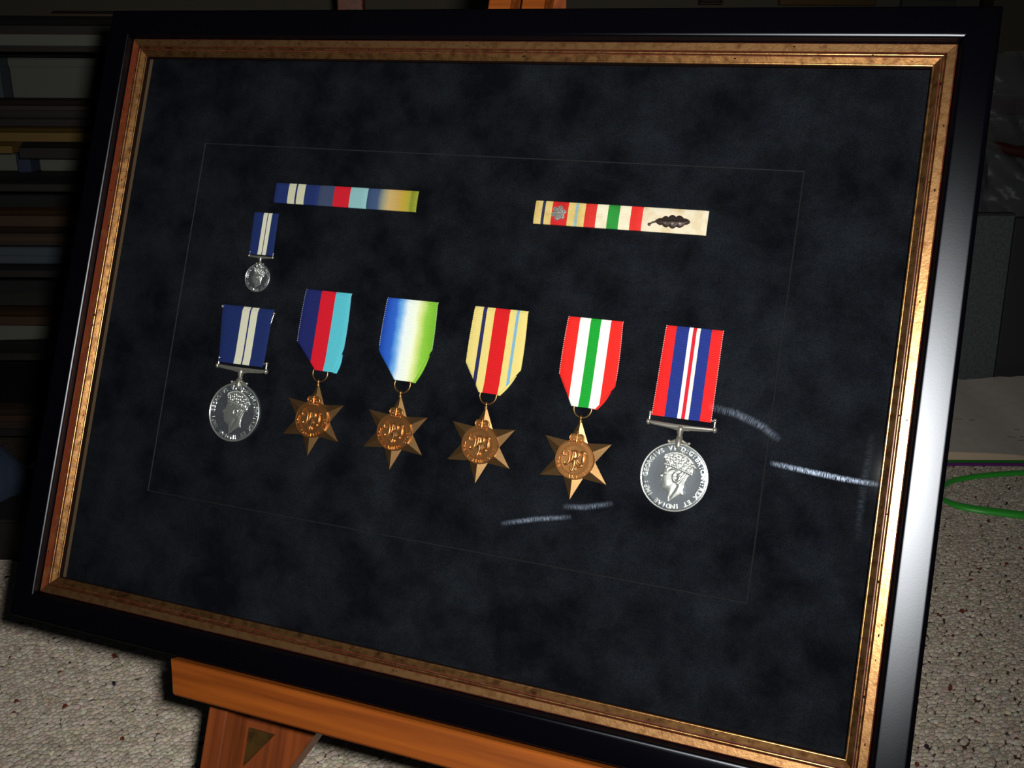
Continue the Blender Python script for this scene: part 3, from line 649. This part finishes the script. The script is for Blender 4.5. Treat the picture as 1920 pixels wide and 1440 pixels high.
def campaign_star(x, y, legend, label, start, step):
    root = empty('campaign_star', MF @ T(x*MM,y*MM,ZM), label, 'medal', 'bronze stars along the row of medals')
    if not SP:
        b = MB(); RT, RN = 21.4, 10.9; top = []; bot = []
        for i in range(6):
            a = math.radians(90-60*i); n_ = math.radians(60-60*i)
            top += [(RT*math.cos(a),RT*math.sin(a),1.1),(RN*math.cos(n_),RN*math.sin(n_),0.75)]
        c = (0,0,3.3); vs = top+[c]+[(p[0],p[1],0.25) for p in top]
        b.add(vs, [(12,(i+1)%12,i) for i in range(12)]+[(i,(i+1)%12,13+(i+1)%12,13+i) for i in range(12)]+[tuple(13+i for i in range(12))])
        SP['star'] = b.build('star_body', M['bronze'], root, MM)
        d = MB(); d.lathe([(10.75,1.2),(10.75,3.2),(10.5,3.45),(10.1,3.45),(9.9,3.2),(8.2,3.2),(8.05,3.45),(7.65,3.45),(7.45,3.0),(4,2.85),(1,2.85)],72)
        SP['circ'] = d.build('circlet', M['bronze_relief'], root, MM, smooth=35)
        s = MB()
        for st in CYPHER:
            P = smooth_path(st,5); m = len(P)
            rr = [0.36+0.30*math.sin(pi*i/(m-1)) for i in range(m)]
            s.tube([(p.x,p.y,3.05) for p in P], rr, 8)
        s.tube([(4.75+0.5*math.sin(pi*t/8)*0,3.4-5.4*t/8,3.1) for t in range(9)],[0.2+0.75*math.sin(pi*t/8) for t in range(9)],8,flat=0.7)
        SP['cyph'] = s.build('cypher', M['bronze_relief'], root, MM, smooth=60)
        k = MB()                                # royal crown over the circlet
        k.prism([(-2.9,8.5),(2.9,8.5),(3.1,9.4),(-3.1,9.4)],2.6,4.1,0.25,0.3)
        k.prism([(-3.0,9.4),(3.0,9.4),(4.0,11.0),(3.6,12.6),(2.0,13.4),(0,13.0),(-2.0,13.4),(-3.6,12.6),(-4.0,11.0)],2.2,3.6,0.4,0.5)
        for q in (-1,1): k.tube([(p.x,p.y,3.7) for p in smooth_path([(q*2.9,9.4),(q*4.0,11.2),(q*3.2,13.0),(q*1.6,13.4),(0,12.6)],4)],0.42,8)
        k.tube([(0,9.4,3.8),(0,12.8,3.9)],0.4,8); k.ball((0,13.4,3.7),0.75,10,6); k.tube([(-0.8,14.5,3.6),(0.8,14.5,3.6)],0.28,6); k.tube([(0,13.9,3.6),(0,15.3,3.6)],0.28,6)
        for i in range(5): k.ball((-2.4+1.2*i,8.95,4.1),0.35,8,6)
        for i in (-1,1): k.ball((i*1.9,10.6,3.7),0.6,8,6); k.ball((i*1.2,11.9,3.6),0.4,8,6)
        SP['crown'] = k.build('crown', M['bronze_relief'], root, MM, smooth=50)
        l = MB(); l.ball((0,22.4,1.6),1.25,12,8,(0.9,1.25,0.9)); l.tube([(0,20.0,1.3),(0,21.6,1.5)],[1.3,0.95],10)
        SP['loop'] = l.build('suspension_loop', M['bronze'], root, MM, smooth=60)
        rg = MB(); rg.tube([(0.2+4.9*math.cos(2*pi*i/40),27.4+4.9*math.sin(2*pi*i/40),1.35) for i in range(40)],0.55,10,closed=True)
        SP['ring'] = rg.build('ring', M['bronze'], root, MM, smooth=60)
    else:
        for kk in SP:
            o = SP[kk].copy(); COL.objects.link(o); o.parent = root
    l = MB(); arc_text(l, legend, 9.05, start, step, 2.15, 3.15, 0.45, inward=True)
    l.build('legend', M['bronze_relief'], root, MM)
    return root
def star_ribbon(root, key, xl, xr, yw_l, yw_r, bl, br, yb, yt=76.3):
    """full width from the top, then folded in to the ring"""
    def lf(y): return xl+0.7*math.sin(pi*min(1,max(0,(yt-y)/(yt-yb)))) *-1 if y > yw_l else xl-0.5+(bl-xl+0.5)*((yw_l-y)/(yw_l-yb))**1.05
    def rf(y): return xr+0.9*math.sin(pi*min(1,max(0,(yt-y)/(yt-yb)))) if y > yw_r else xr+0.6+(br-xr-0.6)*((yw_r-y)/(yw_r-yb))**1.0
    mid = (bl+br)/2
    zf = lambda x,y: 0.75+1.1*min(1,max(0,(yt-y)/2.5))**0.5 + 0.9*max(0,1-(y-yb)/6) + 0.45*math.cos((x-mid)/15*1.4)*max(0,1-(y-yb)/24)
    ribbon('ribbon', RM[key], root, lf, rf, yt, yb, xl, xr, zf)
    picots(key, root, lf, rf, yt, max(yw_l,yw_r)-1, zf)
    # the edge folded behind, showing as a sliver on the right
    def l2(y): return rf(y)-1.6
    def r2(y): return rf(y)+0.05+1.15*math.sin(pi*max(0,min(0.8,(yw_r-3-y)/(yw_r-yb))))
    ribbon('ribbon_fold', RM[key], root, l2, r2, yw_r-3.0, yb-0.3, xr-300, xr+28, lambda x,y: 0.95, nx=4)
stars = [
 (-79.4,-46.8,'THE 1939-1945 STAR',176,11.2,'39',-17.7,12.4,44.5,43.0,-2.8,9.6,28.8,'bronze star on dark blue, red and pale blue ribbon, second medal from the left'),
 (-25.7,-46.9,'THE ATLANTIC STAR',176,11.6,'atl',-17.2,14.4,45.0,48.5,-4.6,7.0,29.3,'bronze star on shaded blue, white and green watered ribbon, third medal from the left'),
 (26.9,-46.8,'THE AFRICA STAR',180,12.2,'afr',-15.0,16.2,44.0,43.2,-5.0,6.2,28.4,'bronze star on sand ribbon with a red centre band and thin blue lines'),
 (81.5,-47.2,'THE ITALY STAR',182,12.9,'ita',-14.8,15.4,44.5,41.0,-5.8,7.2,28.0,'bronze star on red, white and green ribbon, next to the silver war medal')]
for (x,y,lg,st,sp,key,xl,xr,wl,wr,bl,br,yb,lab) in stars:
    rt = campaign_star(x,y,lg,lab,st,sp); star_ribbon(rt,key,xl,xr,wl,wr,bl,br,yb)

# ------------------------------------------------------------------ ribbon bars
def ribbon_bar(x0, x1, y0, y1, label, segs):
    root = empty('ribbon_bar', MF @ T(x0*MM,y0*MM,ZM), label, 'ribbon bar', 'ribbon bars above the medals')
    W_ = x1-x0; H_ = y1-y0
    bk = MB(); bk.bbox(0.4,W_-0.4,0.5,H_-0.5,0.05,1.0,0.2); bk.build('bar_backing', M['core'], root, MM)
    for key, a, c, nm in segs:
        xa, xc = a*W_+0.06, c*W_-0.06
        zf = lambda x,y: 1.75-0.55*(abs((y-H_/2)/(H_/2))**5)
        ribbon(nm, RM[key], root, (lambda y, xa=xa: xa), (lambda y, xc=xc: xc), H_, 0.0, xa, xc, zf, pitch=0.8 if nm == 'ribbon' else 0.45, rib=0.14 if nm == 'ribbon' else 0.05, nx=20, scal=0.05 if nm == 'ribbon' else 0.1)
    return root
ribbon_bar(-129.7,-33.8,80.1,92.5,'bar of three faded ribbons, navy at one end and olive green at the other',[('bardsm',0,0.318,'ribbon'),('bar39',0.318,0.66,'ribbon'),('baratl',0.66,1.0,'ribbon')])
rb = ribbon_bar(38.4,134.3,78.3,91.4,'ribbon bar with a silver rosette and a dark bronze oak leaf',[('barafr',0,0.303,'ribbon'),('barita',0.303,0.636,'ribbon'),('cloth',0.636,1.0,'cloth_tape')])
ro = MB(); cx, cy = 14.3, 6.6
ro.lathe([(2.0,1.7),(2.6,2.3),(1.0,2.7)],20,(cx,cy))
for ring, n_, rr, pr, zz in ((0,6,3.0,1.5,2.0),(1,5,1.75,1.15,2.5),(2,4,0.75,0.7,2.9)):
    for i in range(n_):
        a = 2*pi*i/n_+ring*0.6+0.3; c_ = (cx+rr*math.cos(a),cy+rr*math.sin(a),zz)
        ro.tube([(c_[0]+pr*0.72*math.cos(t*2*pi/12),c_[1]+pr*0.72*math.sin(t*2*pi/12),zz+0.25) for t in range(12)],0.32,6,closed=True); ro.ball(c_,pr*0.98,10,6,(1,1,0.3))
ro.ball((cx,cy,3.1),0.55,10,6)
ro.build('rosette', M['silver_relief'], rb, MM, smooth=50)
# oak leaf: lobed outline, raised blade with a midrib
lf_ = MB(); n_ = 90; up = []; dn = []; L0 = 18.4
def lobe(t, s):
    env = 3.7*math.sin(pi*min(1,t*0.93+0.06))**0.65*(0.72+0.5*t)*(1-0.18*max(0,t-0.8)*5)
    return env*(0.74+0.30*abs(math.sin(pi*(t*4.6+0.15*s)))**0.8)
rows = []
for i in range(n_+1):
    t = i/n_; row = []
    for k in range(-6,7):
        q = k/6; wv = lobe(t, 1 if q > 0 else 0)
        xx = t*L0-0.9*abs(q)*math.sin(pi*t); yy = q*wv
        z = 1.9+1.1*(1-q*q)**0.8+0.35*math.sin(pi*(t*9.2)+abs(q)*3)*abs(q)*(1-abs(q))+ (0.45 if k == 0 else 0)
        if abs(k) == 6: z = 1.7
        row.append((xx,yy,z))
    rows.append(row)
vs = sum(rows,[]); fs = [(i*13+k,(i+1)*13+k,(i+1)*13+k+1,i*13+k+1) for i in range(n_) for k in range(12)]
a = math.radians(2.5); ox, oy = 68.6,5.6
lf_.add([(ox+x*math.cos(a)-y*math.sin(a), oy+x*math.sin(a)+y*math.cos(a), z) for x,y,z in vs], fs)
lf_.tube([(ox+1,oy,2.2),(ox-1.6,oy-0.7,2.1),(ox-3.0,oy-1.7,2.0)],[0.6,0.5,0.5],8); lf_.ball((ox-3.2,oy-1.9,2.2),0.95,10,6)
tag(lf_.build('oak_leaf', M['old_bronze'], rb, MM, smooth=70), 'dark bronze oak leaf emblem')

# ------------------------------------------------------------------ easel
ez = empty('easel', MF @ T(0,-0.2125,-0.03), 'varnished orange-brown wooden easel holding up the framed medals', 'easel')
EY, EZ = 0.2125, 0.03                              # local y,z offsets
def L3(y): return y+EY
mb = MB(); yt, yb = -0.1962, -0.2160
prof = [(-0.1385,yt),(-0.1335,yb+0.001),(-0.132,yb),(0.132,yb),(0.1335,yb+0.001),(0.1385,yt),]
mb.prism([(x,L3(y)) for x,y in prof][::1], -0.018+EZ-0.006, 0.0075+EZ, 0.0012, 0.0012); mb.build('ledge', M['wood'], ez)
FY = -0.396/cL                                     # where the floor is, along the picture's own y, at z=0
for s in (-1,1):
    mb = MB(); x0, x1 = sorted((s*0.132, s*0.1185)); zf0, zf1 = -0.055, -0.030
    yb0 = FY-zf1*sL/cL; yb1 = FY-zf0*sL/cL
    vs = []
    for (y_f, y_b) in ((yb0+0.0045,yb1+0.0045),(-0.12,-0.12)):
        vs += [(x0,L3(y_b),zf0+EZ),(x1,L3(y_b),zf0+EZ),(x1,L3(y_f),zf1+EZ),(x0,L3(y_f),zf1+EZ)]
    mb.add(vs, [(0,1,5,4),(1,2,6,5),(2,3,7,6),(3,0,4,7),(4,5,6,7),(0,3,2,1)])
    o = mb.build('front_leg', M['woodv'], ez)
    bv = o.modifiers.new('edge','BEVEL'); bv.width = 0.0012; bv.segments = 2
    # diagonal strut from the leg up towards the mast, with a brass corner plate
    mb = MB(); pts = [(-0.0525,-0.206),(-0.1235,-0.330),(-0.150,-0.330),(-0.112,-0.206)]
    if s > 0: pts = [(-x,y) for x,y in pts][::-1]
    mb.prism([(x,L3(y)) for x,y in pts][::-1], -0.070+EZ, -0.0555+EZ, 0.001, 0.001); st = mb.build('strut', M['woodv'], ez)
    mb = MB(); pts = [(-0.1168,-0.2440),(-0.1165,-0.2680),(-0.0980,-0.2442)]
    if s > 0: pts = [(-x,y) for x,y in pts][::-1]
    mb.prism([(x,L3(y)) for x,y in pts], -0.0555+EZ, -0.054+EZ, 0.0004, 0.0004); pl = mb.build('brass_plate', M['brass'], ez)
    mb = MB()
    for (x,y) in ((-0.1075,-0.2486),(-0.1146,-0.2576),(-0.1152,-0.2650)):
        mb.lathe([(0.0016,-0.054+EZ),(0.0015,-0.0532+EZ),(0.0008,-0.0526+EZ)],14,(-s*x*-1 if s<0 else -x,L3(y)))
    mb.build('screw', M['brass'], pl, smooth=40)
    # two slats of the mast rising behind the frame
    mb = MB(); mb.bbox(*sorted((s*0.0035,s*0.0178)),L3(-0.20),L3(0.62),-0.047+EZ,-0.030+EZ,0.001); mb.build('mast_slat', M['wood'], ez)
mb = MB(); mb.bbox(-0.132,0.132,L3(-0.165),L3(-0.135),-0.0465+EZ,-0.0305+EZ,0.001); mb.build('cross_bar', M['woodv'], ez)
# rear prop: hinged behind the mast and standing on the floor
mb = MB()
ytop, zt_ = 0.30, -0.050
y_a = Vector((0,ytop,zt_)); 
Wd = Vector((0,FY+0.30*sL/cL*0.0,0))
zb2 = -0.36; yfl = FY-zb2*sL/cL+0.004
mb.tube([(0,L3(ytop),zt_-0.012+EZ),(0,L3(yfl+0.006),zb2+EZ)],0.009,4); mb.build('rear_prop', M['woodv'], ez)

# ------------------------------------------------------------------ open book and its ribbon, on the carpet at the right
CARP = 0.0042
bk = empty('open_book', MB_ @ T(0.60,1.318,CARP), 'open book lying on the carpet at the right, purple cover and grey pages', 'book')
page_m = mat('grey_page', rgb(232,222,208), 0.85, vary=(60, rgb(222,212,198), 0.4, 0.7, one)); edge_m = mat('page_edges', rgb(222,200,172), 0.85)
ink = mat('faint_ink', rgb(70,66,66), 0.9)
mb = MB(); mb.bbox(-0.20,0.46,0.0,0.272,0,0.004,0.001); mb.build('cover', mat('purple_cloth', rgb(104,34,124), 0.7), bk)
mb = MB(); mb.box(-0.195,0.455,0.003,0.268,0.004,0.0072); mb.build('endpaper', mat('green_endpaper', rgb(30,120,30), 0.7), bk)
def zpage(x, y): return 0.0165+0.0035*math.sin(pi*abs(x-0.13)/0.33)**2-0.004*math.exp(-((x-0.13)/0.03)**2)+0.029*(y/0.265)**1.25
mb = MB(); n_ = 44; rows = []; ys = [0.004,0.05,0.10,0.15,0.20,0.24]
for k in range(n_+1):
    x = -0.19+0.64*k/n_; jag = random.uniform(-0.003,0.0025)
    rows.append([(x,0.006,0.0072)]+[(x,y,zpage(x,y)) for y in ys]+[(x,0.262+jag,zpage(x,0.262)),(x,0.264+jag,0.0072)])
w_ = len(rows[0]); vs = sum(rows,[]); fs = []; mi = []
for k in range(n_):
    for i in range(w_-1): fs.append((k*w_+i,(k+1)*w_+i,(k+1)*w_+i+1,k*w_+i+1)); mi.append(1 if i == 0 else 0)
mb.add(vs, fs); mb.mi = mi; mb.add(rows[0],[tuple(range(w_))],1); mb.add(rows[-1],[tuple(range(w_))[::-1]],1)
mb.build('page_block', [page_m,edge_m], bk, smooth=30)
mb = MB()
for (xa,xb,yy) in ((0.055,0.085,0.112),(0.135,0.30,0.088),(0.115,0.32,0.066),(0.125,0.30,0.056),(0.16,0.30,0.034)):   # illegible handwriting
    x = xa
    while x < xb:
        wl = random.uniform(0.006,0.016); p = []
        for i in range(9):
            xx = x+wl*i/8; y_ = yy+random.uniform(-0.0018,0.0018); p.append((xx, y_, zpage(xx,y_)+0.0006))
        mb.tube(p, 0.00032, 4); x += wl+random.uniform(0.004,0.012)
tag(mb.build('handwriting', ink, bk), kind='stuff')
gr = MB(); path = smooth_path([(0.86,1.296),(0.78,1.292),(0.70,1.285),(0.655,1.279),(0.62,1.272),(0.585,1.258),(0.562,1.232),(0.553,1.205),(0.560,1.182),(0.580,1.168),(0.605,1.160),(0.64,1.152),(0.70,1.146),(0.78,1.135)],5)
for i, p in enumerate(path):
    d = (path[min(i+1,len(path)-1)]-path[max(i-1,0)]).normalized(); nn = Vector((-d.y,d.x,0)); t = i/(len(path)-1)
    tw = 0.75+0.5*math.sin(t*7+1); wd = 0.0040*(1 if t > 0.45 else 0.72)
    for sd in (-1,1):
        fc = Vector((nn.x*abs(nn.y)*0.5+nn.x*0.5, nn.y)); up_ = 0.72 if nn.y*1 > 0 else -0.72; wz = wd*1.25
        gr.v.append((p.x+nn.x*wz*sd*0.75, p.y+nn.y*wz*sd*0.75, CARP+0.0042+0.001*math.sin(t*11)+sd*up_*wz*(0.35+0.65*abs(nn.y))))
for i in range(len(path)-1): gr.f.append((2*i,2*i+2,2*i+3,2*i+1))
gr.mi = [0]*len(gr.f)
o = gr.build('ribbon_marker', mat('green_satin', rgb(58,186,58), 0.4, spec=0.6, sheen=0.3), None, smooth=60); o.matrix_world = MB_
md = o.modifiers.new('thick','SOLIDIFY'); md.thickness = 0.0005
tag(o,'bright green satin ribbon looped on the carpet in front of the open book','ribbon')

# ------------------------------------------------------------------ right background: boards, plastic-wrapped frames
bd = empty('leaning_board', MB_ @ T(0.736,1.612,CARP) @ Matrix.Rotation(math.radians(-3),4,'X'), 'dark grey-green board standing behind the open book', 'board')
bm_ = mat('grey_green_board', rgb(100,110,106), 0.8, spec=0.15, vary=(200, rgb(84,94,92), 0.4, 0.6, one)); be_ = mat('dark_edge_tape', rgb(52,54,56), 0.7)
mb = MB(); mb.bbox(-0.16,0.058,0,0.012,0,0.299,0.001); mb.build('face', bm_, bd)
mb = MB(); mb.bbox(-0.16,0.058,-0.001,0.013,0.299,0.303,0.0008); mb.build('edge_tape', be_, bd)
bd2 = empty('portfolio_case', MB_ @ T(0.925,1.609,CARP) @ Matrix.Rotation(math.radians(-3),4,'X'), 'near-black portfolio case standing beside the grey-green board', 'case')
mb = MB(); mb.bbox(-0.13,0.16,0,0.02,0,0.296,0.002); mb.build('body', be_, bd2)
mb = MB(); mb.tube([(-0.03,0.01,0.295),(-0.03,0.01,0.31),(0.03,0.01,0.31),(0.03,0.01,0.295)],0.004,8); mb.build('handle', be_, bd2, smooth=60)
wf = empty('wrapped_frame', MB_ @ T(0.93,1.80,CARP), 'dark red wooden frames wrapped in clear crumpled plastic, behind the boards at the right', 'picture frame')
rd = mat('dark_red_wood', rgb(70,28,18), 0.5)
mb = MB()
for (x0,x1,z0,z1) in ((-0.17,0.24,0.44,0.47),(-0.17,0.24,0.0,0.03),(-0.17,-0.14,0.03,0.44),(0.21,0.24,0.03,0.44)): mb.bbox(x0,x1,0.02,0.045,z0,z1,0.002)
mb.build('inner_frame', rd, wf)
mb = MB(); mb.bbox(-0.14,0.21,0.028,0.032,0.03,0.44,0.001); mb.build('picture_panel', mat('dull_card', rgb(70,66,60), 0.8), wf)
mb = MB(); mb.tube([(-0.155,-0.004,0.405),(-0.09,-0.006,0.385),(0.02,-0.006,0.366),(0.2,-0.005,0.345)],[0.004,0.011,0.014,0.014],8); mb.build('red_rail', rd, wf, smooth=50)
def film_mat():
    m = bpy.data.materials.new('clear_plastic_film'); m.use_nodes = True; nt = m.node_tree; N, L = nt.nodes, nt.links
    N.clear(); out = N.new('ShaderNodeOutputMaterial'); mx = N.new('ShaderNodeMixShader'); m2 = N.new('ShaderNodeMixShader')
    t = N.new('ShaderNodeBsdfTransparent'); gl = N.new('ShaderNodeBsdfGlossy'); gl.inputs['Roughness'].default_value = 0.34
    d = N.new('ShaderNodeBsdfDiffuse'); d.inputs[0].default_value = rgb(112,120,122)
    m2.inputs[0].default_value = 0.03; mx.inputs[0].default_value = 0.42
    L.new(d.outputs[0], m2.inputs[1]); L.new(gl.outputs[0], m2.inputs[2]); L.new(t.outputs[0], mx.inputs[1]); L.new(m2.outputs[0], mx.inputs[2]); L.new(mx.outputs[0], out.inputs[0]); return m
M['film'] = film_mat()
def film(name, x0,x1,z0,z1,y, amp, parent, topf):
    nx, nz = 70, 60; mb = MB()
    for j in range(nz+1):
        for i in range(nx+1):
            x = x0+(x1-x0)*i/nx; zz = z0+(topf(x)-z0)*j/nz
            f = abs(noise.noise(Vector((x*9+zz*6,zz*9,3.1))))*1.3+abs(noise.noise(Vector((x*30+zz*22+5,zz*12,1.7))))*0.6+0.14*abs(noise.noise(Vector((x*80,zz*80,9))))
            mb.v.append((x, y-amp*f-0.02*math.sin(pi*j/nz), zz))
    for j in range(nz):
        for i in range(nx): a = j*(nx+1)+i; mb.f.append((a,a+1,a+nx+2,a+nx+1))
    mb.mi = [0]*len(mb.f)
    return mb.build(name, M['film'], parent, smooth=25)
film('upper_wrap',-0.20,0.25,0.37,0.54,0.015,0.03,wf,lambda x: 0.545-0.9*max(0,-x-0.10)**1.3-0.6*max(0,x-0.0)*0.35)
film('lower_wrap',-0.20,0.25,0.03,0.40,0.0,0.035,wf,lambda x: 0.415-0.42*max(0,x+0.16))

# ------------------------------------------------------------------ left background: a dark storage rack of mouldings and boxes
dk = mat('near_black_wood', rgb(22,19,17), 0.65); dk2 = mat('dark_brown_wood', rgb(40,30,22), 0.6); gm_ = mat('tarnished_gold', rgb(104,82,38), 0.5, 0.2)
brn = mat('brown_moulding', rgb(56,38,20), 0.55); pale = mat('grey_card', rgb(90,91,84), 0.9, spec=0.1); pale2 = mat('blue_grey_card', rgb(66,74,80), 0.9, spec=0.1); spine = mat('navy_cloth', rgb(32,42,66), 0.8)
rk = empty('storage_rack', MB_ @ T(-0.62,1.30,CARP) , 'dark wooden storage rack with many shelves at the left behind the frame', 'rack')
X0, X1 = -0.30, 0.50
for zz in (0.052,0.160,0.272,0.382,0.4615,0.5490):
    mb = MB(); mb.bbox(X0,X1,0,0.30,zz-0.005-CARP,zz+0.005-CARP,0.001); mb.build('shelf', dk, rk)
for xx in (X0-0.012, X1): 
    mb = MB(); mb.bbox(xx,xx+0.012,0.0,0.30,0.0,0.575-CARP,0.001); mb.build('side_panel', dk, rk)
mb = MB(); mb.box(X0,X1,0.30,0.306,0.0,0.575-CARP); mb.build('back_panel', mat('rack_back', rgb(30,30,30), 0.9), rk)
def item(name, x0,x1,y0,y1,z0,z1, m, label, cat, group=None, bev=0.002, lip=None, rot=0):
    root = empty(name, MB_ @ T((x0+x1)/2,(y0+y1)/2,z0) @ Matrix.Rotation(rot,4,'Z'), label, cat, group)
    hx, hy, h = (x1-x0)/2, (y1-y0)/2, z1-z0
    if cat == 'moulding':        # a length of picture moulding: stepped profile
        mb = MB(); pr = [(-hy,0),(hy,0),(hy,h*0.9),(hy*0.2,h),(-hy*0.4,h*0.86),(-hy*0.7,h*0.7),(-hy,h*0.62)]
        n_ = len(pr); vs = [(x,p[0],p[1]) for x in (-hx,hx) for p in pr]
        mb.add(vs, [(i,(i+1)%n_,n_+(i+1)%n_,n_+i) for i in range(n_)]+[tuple(range(n_)),tuple(n_+i for i in range(n_))[::-1]])
        mb.build('rail', m, root)
        if lip:
            mb = MB(); mb.bbox(-hx,hx,-hy-0.0025,-hy,h*lip[1],h*lip[2],0.0006); mb.build('lip', lip[0], root)
    else:
        mb = MB(); mb.bbox(-hx,hx,-hy,hy,0,h,bev); mb.build('carton', m, root)
        mb = MB(); mb.bbox(-hx-0.001,hx+0.001,-hy-0.001,hy+0.001,h-0.012,h+0.0008,bev); mb.build('lid', m, root)
    return root
gp1 = 'moulding lengths on the rack'; gp2 = 'card boxes on the rack'
item('moulding_length',-0.90,-0.14,1.305,1.345,0.5545,0.5860,dk,'wide near-black moulding length lying on top of the rack at its front','moulding',gp1,lip=(brn,0.25,0.34))
item('moulding_length',-0.58,-0.14,1.350,1.390,0.5545,0.5930,dk2,'brown moulding length on top of the rack, behind the near-black one','moulding',gp1,lip=(brn,0.8,0.9))
item('card_sheet',-0.90,-0.14,1.296,1.2985,0.5556,0.5636,pale,'thin strip of pale card along the front edge of the rack top','card',bev=0.0004)
item('card_box',-0.90,-0.695,1.45,1.59,0.467,0.534,pale2,'blue-grey card box on the upper shelf, at the far left of the photograph','box',gp2)
item('card_box',-0.682,-0.50,1.45,1.59,0.467,0.534,pale,'pale grey card box on the upper shelf, beside the blue-grey box','box',gp2)
item('moulding_length',-0.90,-0.16,1.303,1.335,0.467,0.490,dk2,'dark brown moulding with a wide gold lip on the upper shelf','moulding',gp1,lip=(dk,0.05,0.4))
item('moulding_length',-0.90,-0.16,1.303,1.345,0.4385,0.4555,gm_,'tarnished gold moulding length just under the upper shelf','moulding',gp1)
item('moulding_length',-0.90,-0.625,1.308,1.345,0.4235,0.4375,gm_,'short tarnished gold moulding under the longer gold one','moulding',gp1)
item('moulding_length',-0.617,-0.16,1.308,1.345,0.4175,0.4375,dk,'short near-black moulding beside the short gold one','moulding',gp1)
item('card_box',-0.90,-0.668,1.42,1.59,0.388,0.4365,pale,'pale grey card box on the second shelf, at the left of a navy spine','box',gp2)
item('card_box',-0.645,-0.50,1.42,1.59,0.388,0.4365,pale,'pale grey card box on the second shelf, at the right of a navy spine','box',gp2)
item('cloth_folder',-0.666,-0.648,1.40,1.55,0.388,0.435,spine,'narrow navy cloth folder standing between two pale boxes','folder')
item('moulding_length',-0.90,-0.16,1.303,1.340,0.3330,0.3540,brn,'brown moulding length on the middle of the rack, topmost of a pair','moulding',gp1)
item('moulding_length',-0.90,-0.16,1.303,1.345,0.3090,0.3325,dk2,'dark brown moulding length below the brown one of the pair','moulding',gp1,lip=(brn,0.2,0.5))
item('card_box',-0.90,-0.50,1.33,1.50,0.2785,0.3000,pale2,'flat blue-grey card box under the pair of brown mouldings','box',gp2)
item('moulding_length',-0.90,-0.16,1.303,1.345,0.2030,0.2210,brn,'brown moulding length on the lower part of the rack','moulding',gp1)
item('card_box',-0.78,-0.56,1.36,1.50,0.1660,0.2000,pale,'flat pale grey card box on the fourth shelf from the top','box',gp2,rot=0.12)
item('moulding_length',-0.72,-0.3,1.303,1.345,0.0575,0.0850,dk2,'dark brown moulding length on the bottom shelf','moulding',gp1,lip=(brn,0.4,0.7))
# cloth bag on the floor at the left edge
cr = empty('dark_crate', MB_ @ T(-0.58,1.10,CARP), 'low near-black crate on the carpet at the left edge, under the blue bag', 'crate')
mb = MB()
mb.bbox(-0.20,0.20,-0.07,0.07,0,0.047,0.002); mb.build('body', dk, cr)
mb = MB(); mb.bbox(-0.203,0.203,-0.073,0.073,0.047,0.0515,0.0015); mb.build('lid', dk, cr)
bg_ = empty('cloth_bag', MB_ @ T(-0.645,1.10,CARP+0.0516), 'slumped dark blue cloth bag with a pale patch, lying on the low crate', 'bag')
mb = MB(); n_, m_ = 26, 16
for j in range(m_+1):
    t = j/m_
    for i in range(n_):
        a = 2*pi*i/n_; k = (1-0.72*t**1.3)*(1+0.10*math.sin(3*a+4*t)+0.05*math.sin(7*a)); 
        mb.v.append((0.075*k*math.cos(a)+0.018*t, 0.06*k*math.sin(a), 0.080*t))
for j in range(m_):
    for i in range(n_): mb.f.append((j*n_+i,j*n_+(i+1)%n_,(j+1)*n_+(i+1)%n_,(j+1)*n_+i))
mb.f.append(tuple(m_*n_+i for i in range(n_))); mb.f.append(tuple(range(n_))[::-1]); mb.mi = [0]*len(mb.f)
mb.build('body', mat('dark_blue_cloth', rgb(34,46,66), 0.85, bump=(60,0.4,0.006)), bg_, smooth=60)
mb = MB(); mb.ball((0.012,-0.058,0.022),0.010,10,8,(0.8,0.35,1.2)); mb.build('patch', mat('pale_patch', rgb(92,92,82), 0.9), bg_, smooth=60)

# ------------------------------------------------------------------ things above the frame's top edge, far behind
def hung(name, x0,x1,z0,z1,y, m1, m2, label, cat):
    root = empty(name, MB_ @ T((x0+x1)/2,y,z0), label, cat); hx = (x1-x0)/2; h = z1-z0; t_ = min(0.02,hx*0.25)
    mb = MB(); mb.bbox(-hx,hx,-0.01,0.01,0,t_,0.002); mb.bbox(-hx,hx,-0.01,0.01,h-t_,h,0.002); mb.bbox(-hx,-hx+t_,-0.01,0.01,t_,h-t_,0.002); mb.bbox(hx-t_,hx,-0.01,0.01,t_,h-t_,0.002); mb.build('frame_rails', m1, root)
    mb = MB(); mb.box(-hx+t_,hx-t_,0.0,0.006,t_,h-t_); mb.build('canvas', m2, root)
hung('hung_picture',0.66,0.90,0.648,0.95,2.738,gm_,dk2,'gold-edged dark picture hung on the back wall, only its lower edge in view','picture')
hung('hung_picture',0.965,1.10,0.646,0.90,2.738,pale,pale,'pale unframed canvas hung on the back wall near the right corner of the frame','picture')
hung('hung_picture',0.46,0.52,0.648,0.80,2.738,brn,dk2,'small reddish-brown picture hung on the back wall above the frame','picture')
po = empty('wooden_post', MB_ @ T(1.12,2.60,CARP), 'narrow brown wooden post standing by the back wall beyond the frame corner', 'post')
mb = MB(); mb.bbox(-0.012,0.012,-0.012,0.012,0.012,1.2,0.002); mb.build('shaft', dk2, po)
mb = MB(); mb.bbox(-0.03,0.03,-0.03,0.03,0,0.012,0.002); mb.build('foot', dk2, po)
po2 = empty('wooden_post', MB_ @ T(-0.262,1.76,CARP), 'orange wooden upright behind the rack, its top just above the frame', 'post')
mb = MB(); mb.bbox(-0.021,0.021,-0.012,0.012,0.012,0.80,0.002); mb.build('shaft', M['woodv'], po2)
mb = MB(); mb.bbox(-0.04,0.04,-0.04,0.04,0,0.012,0.002); mb.build('foot', M['woodv'], po2)
bpy.context.view_layer.update()
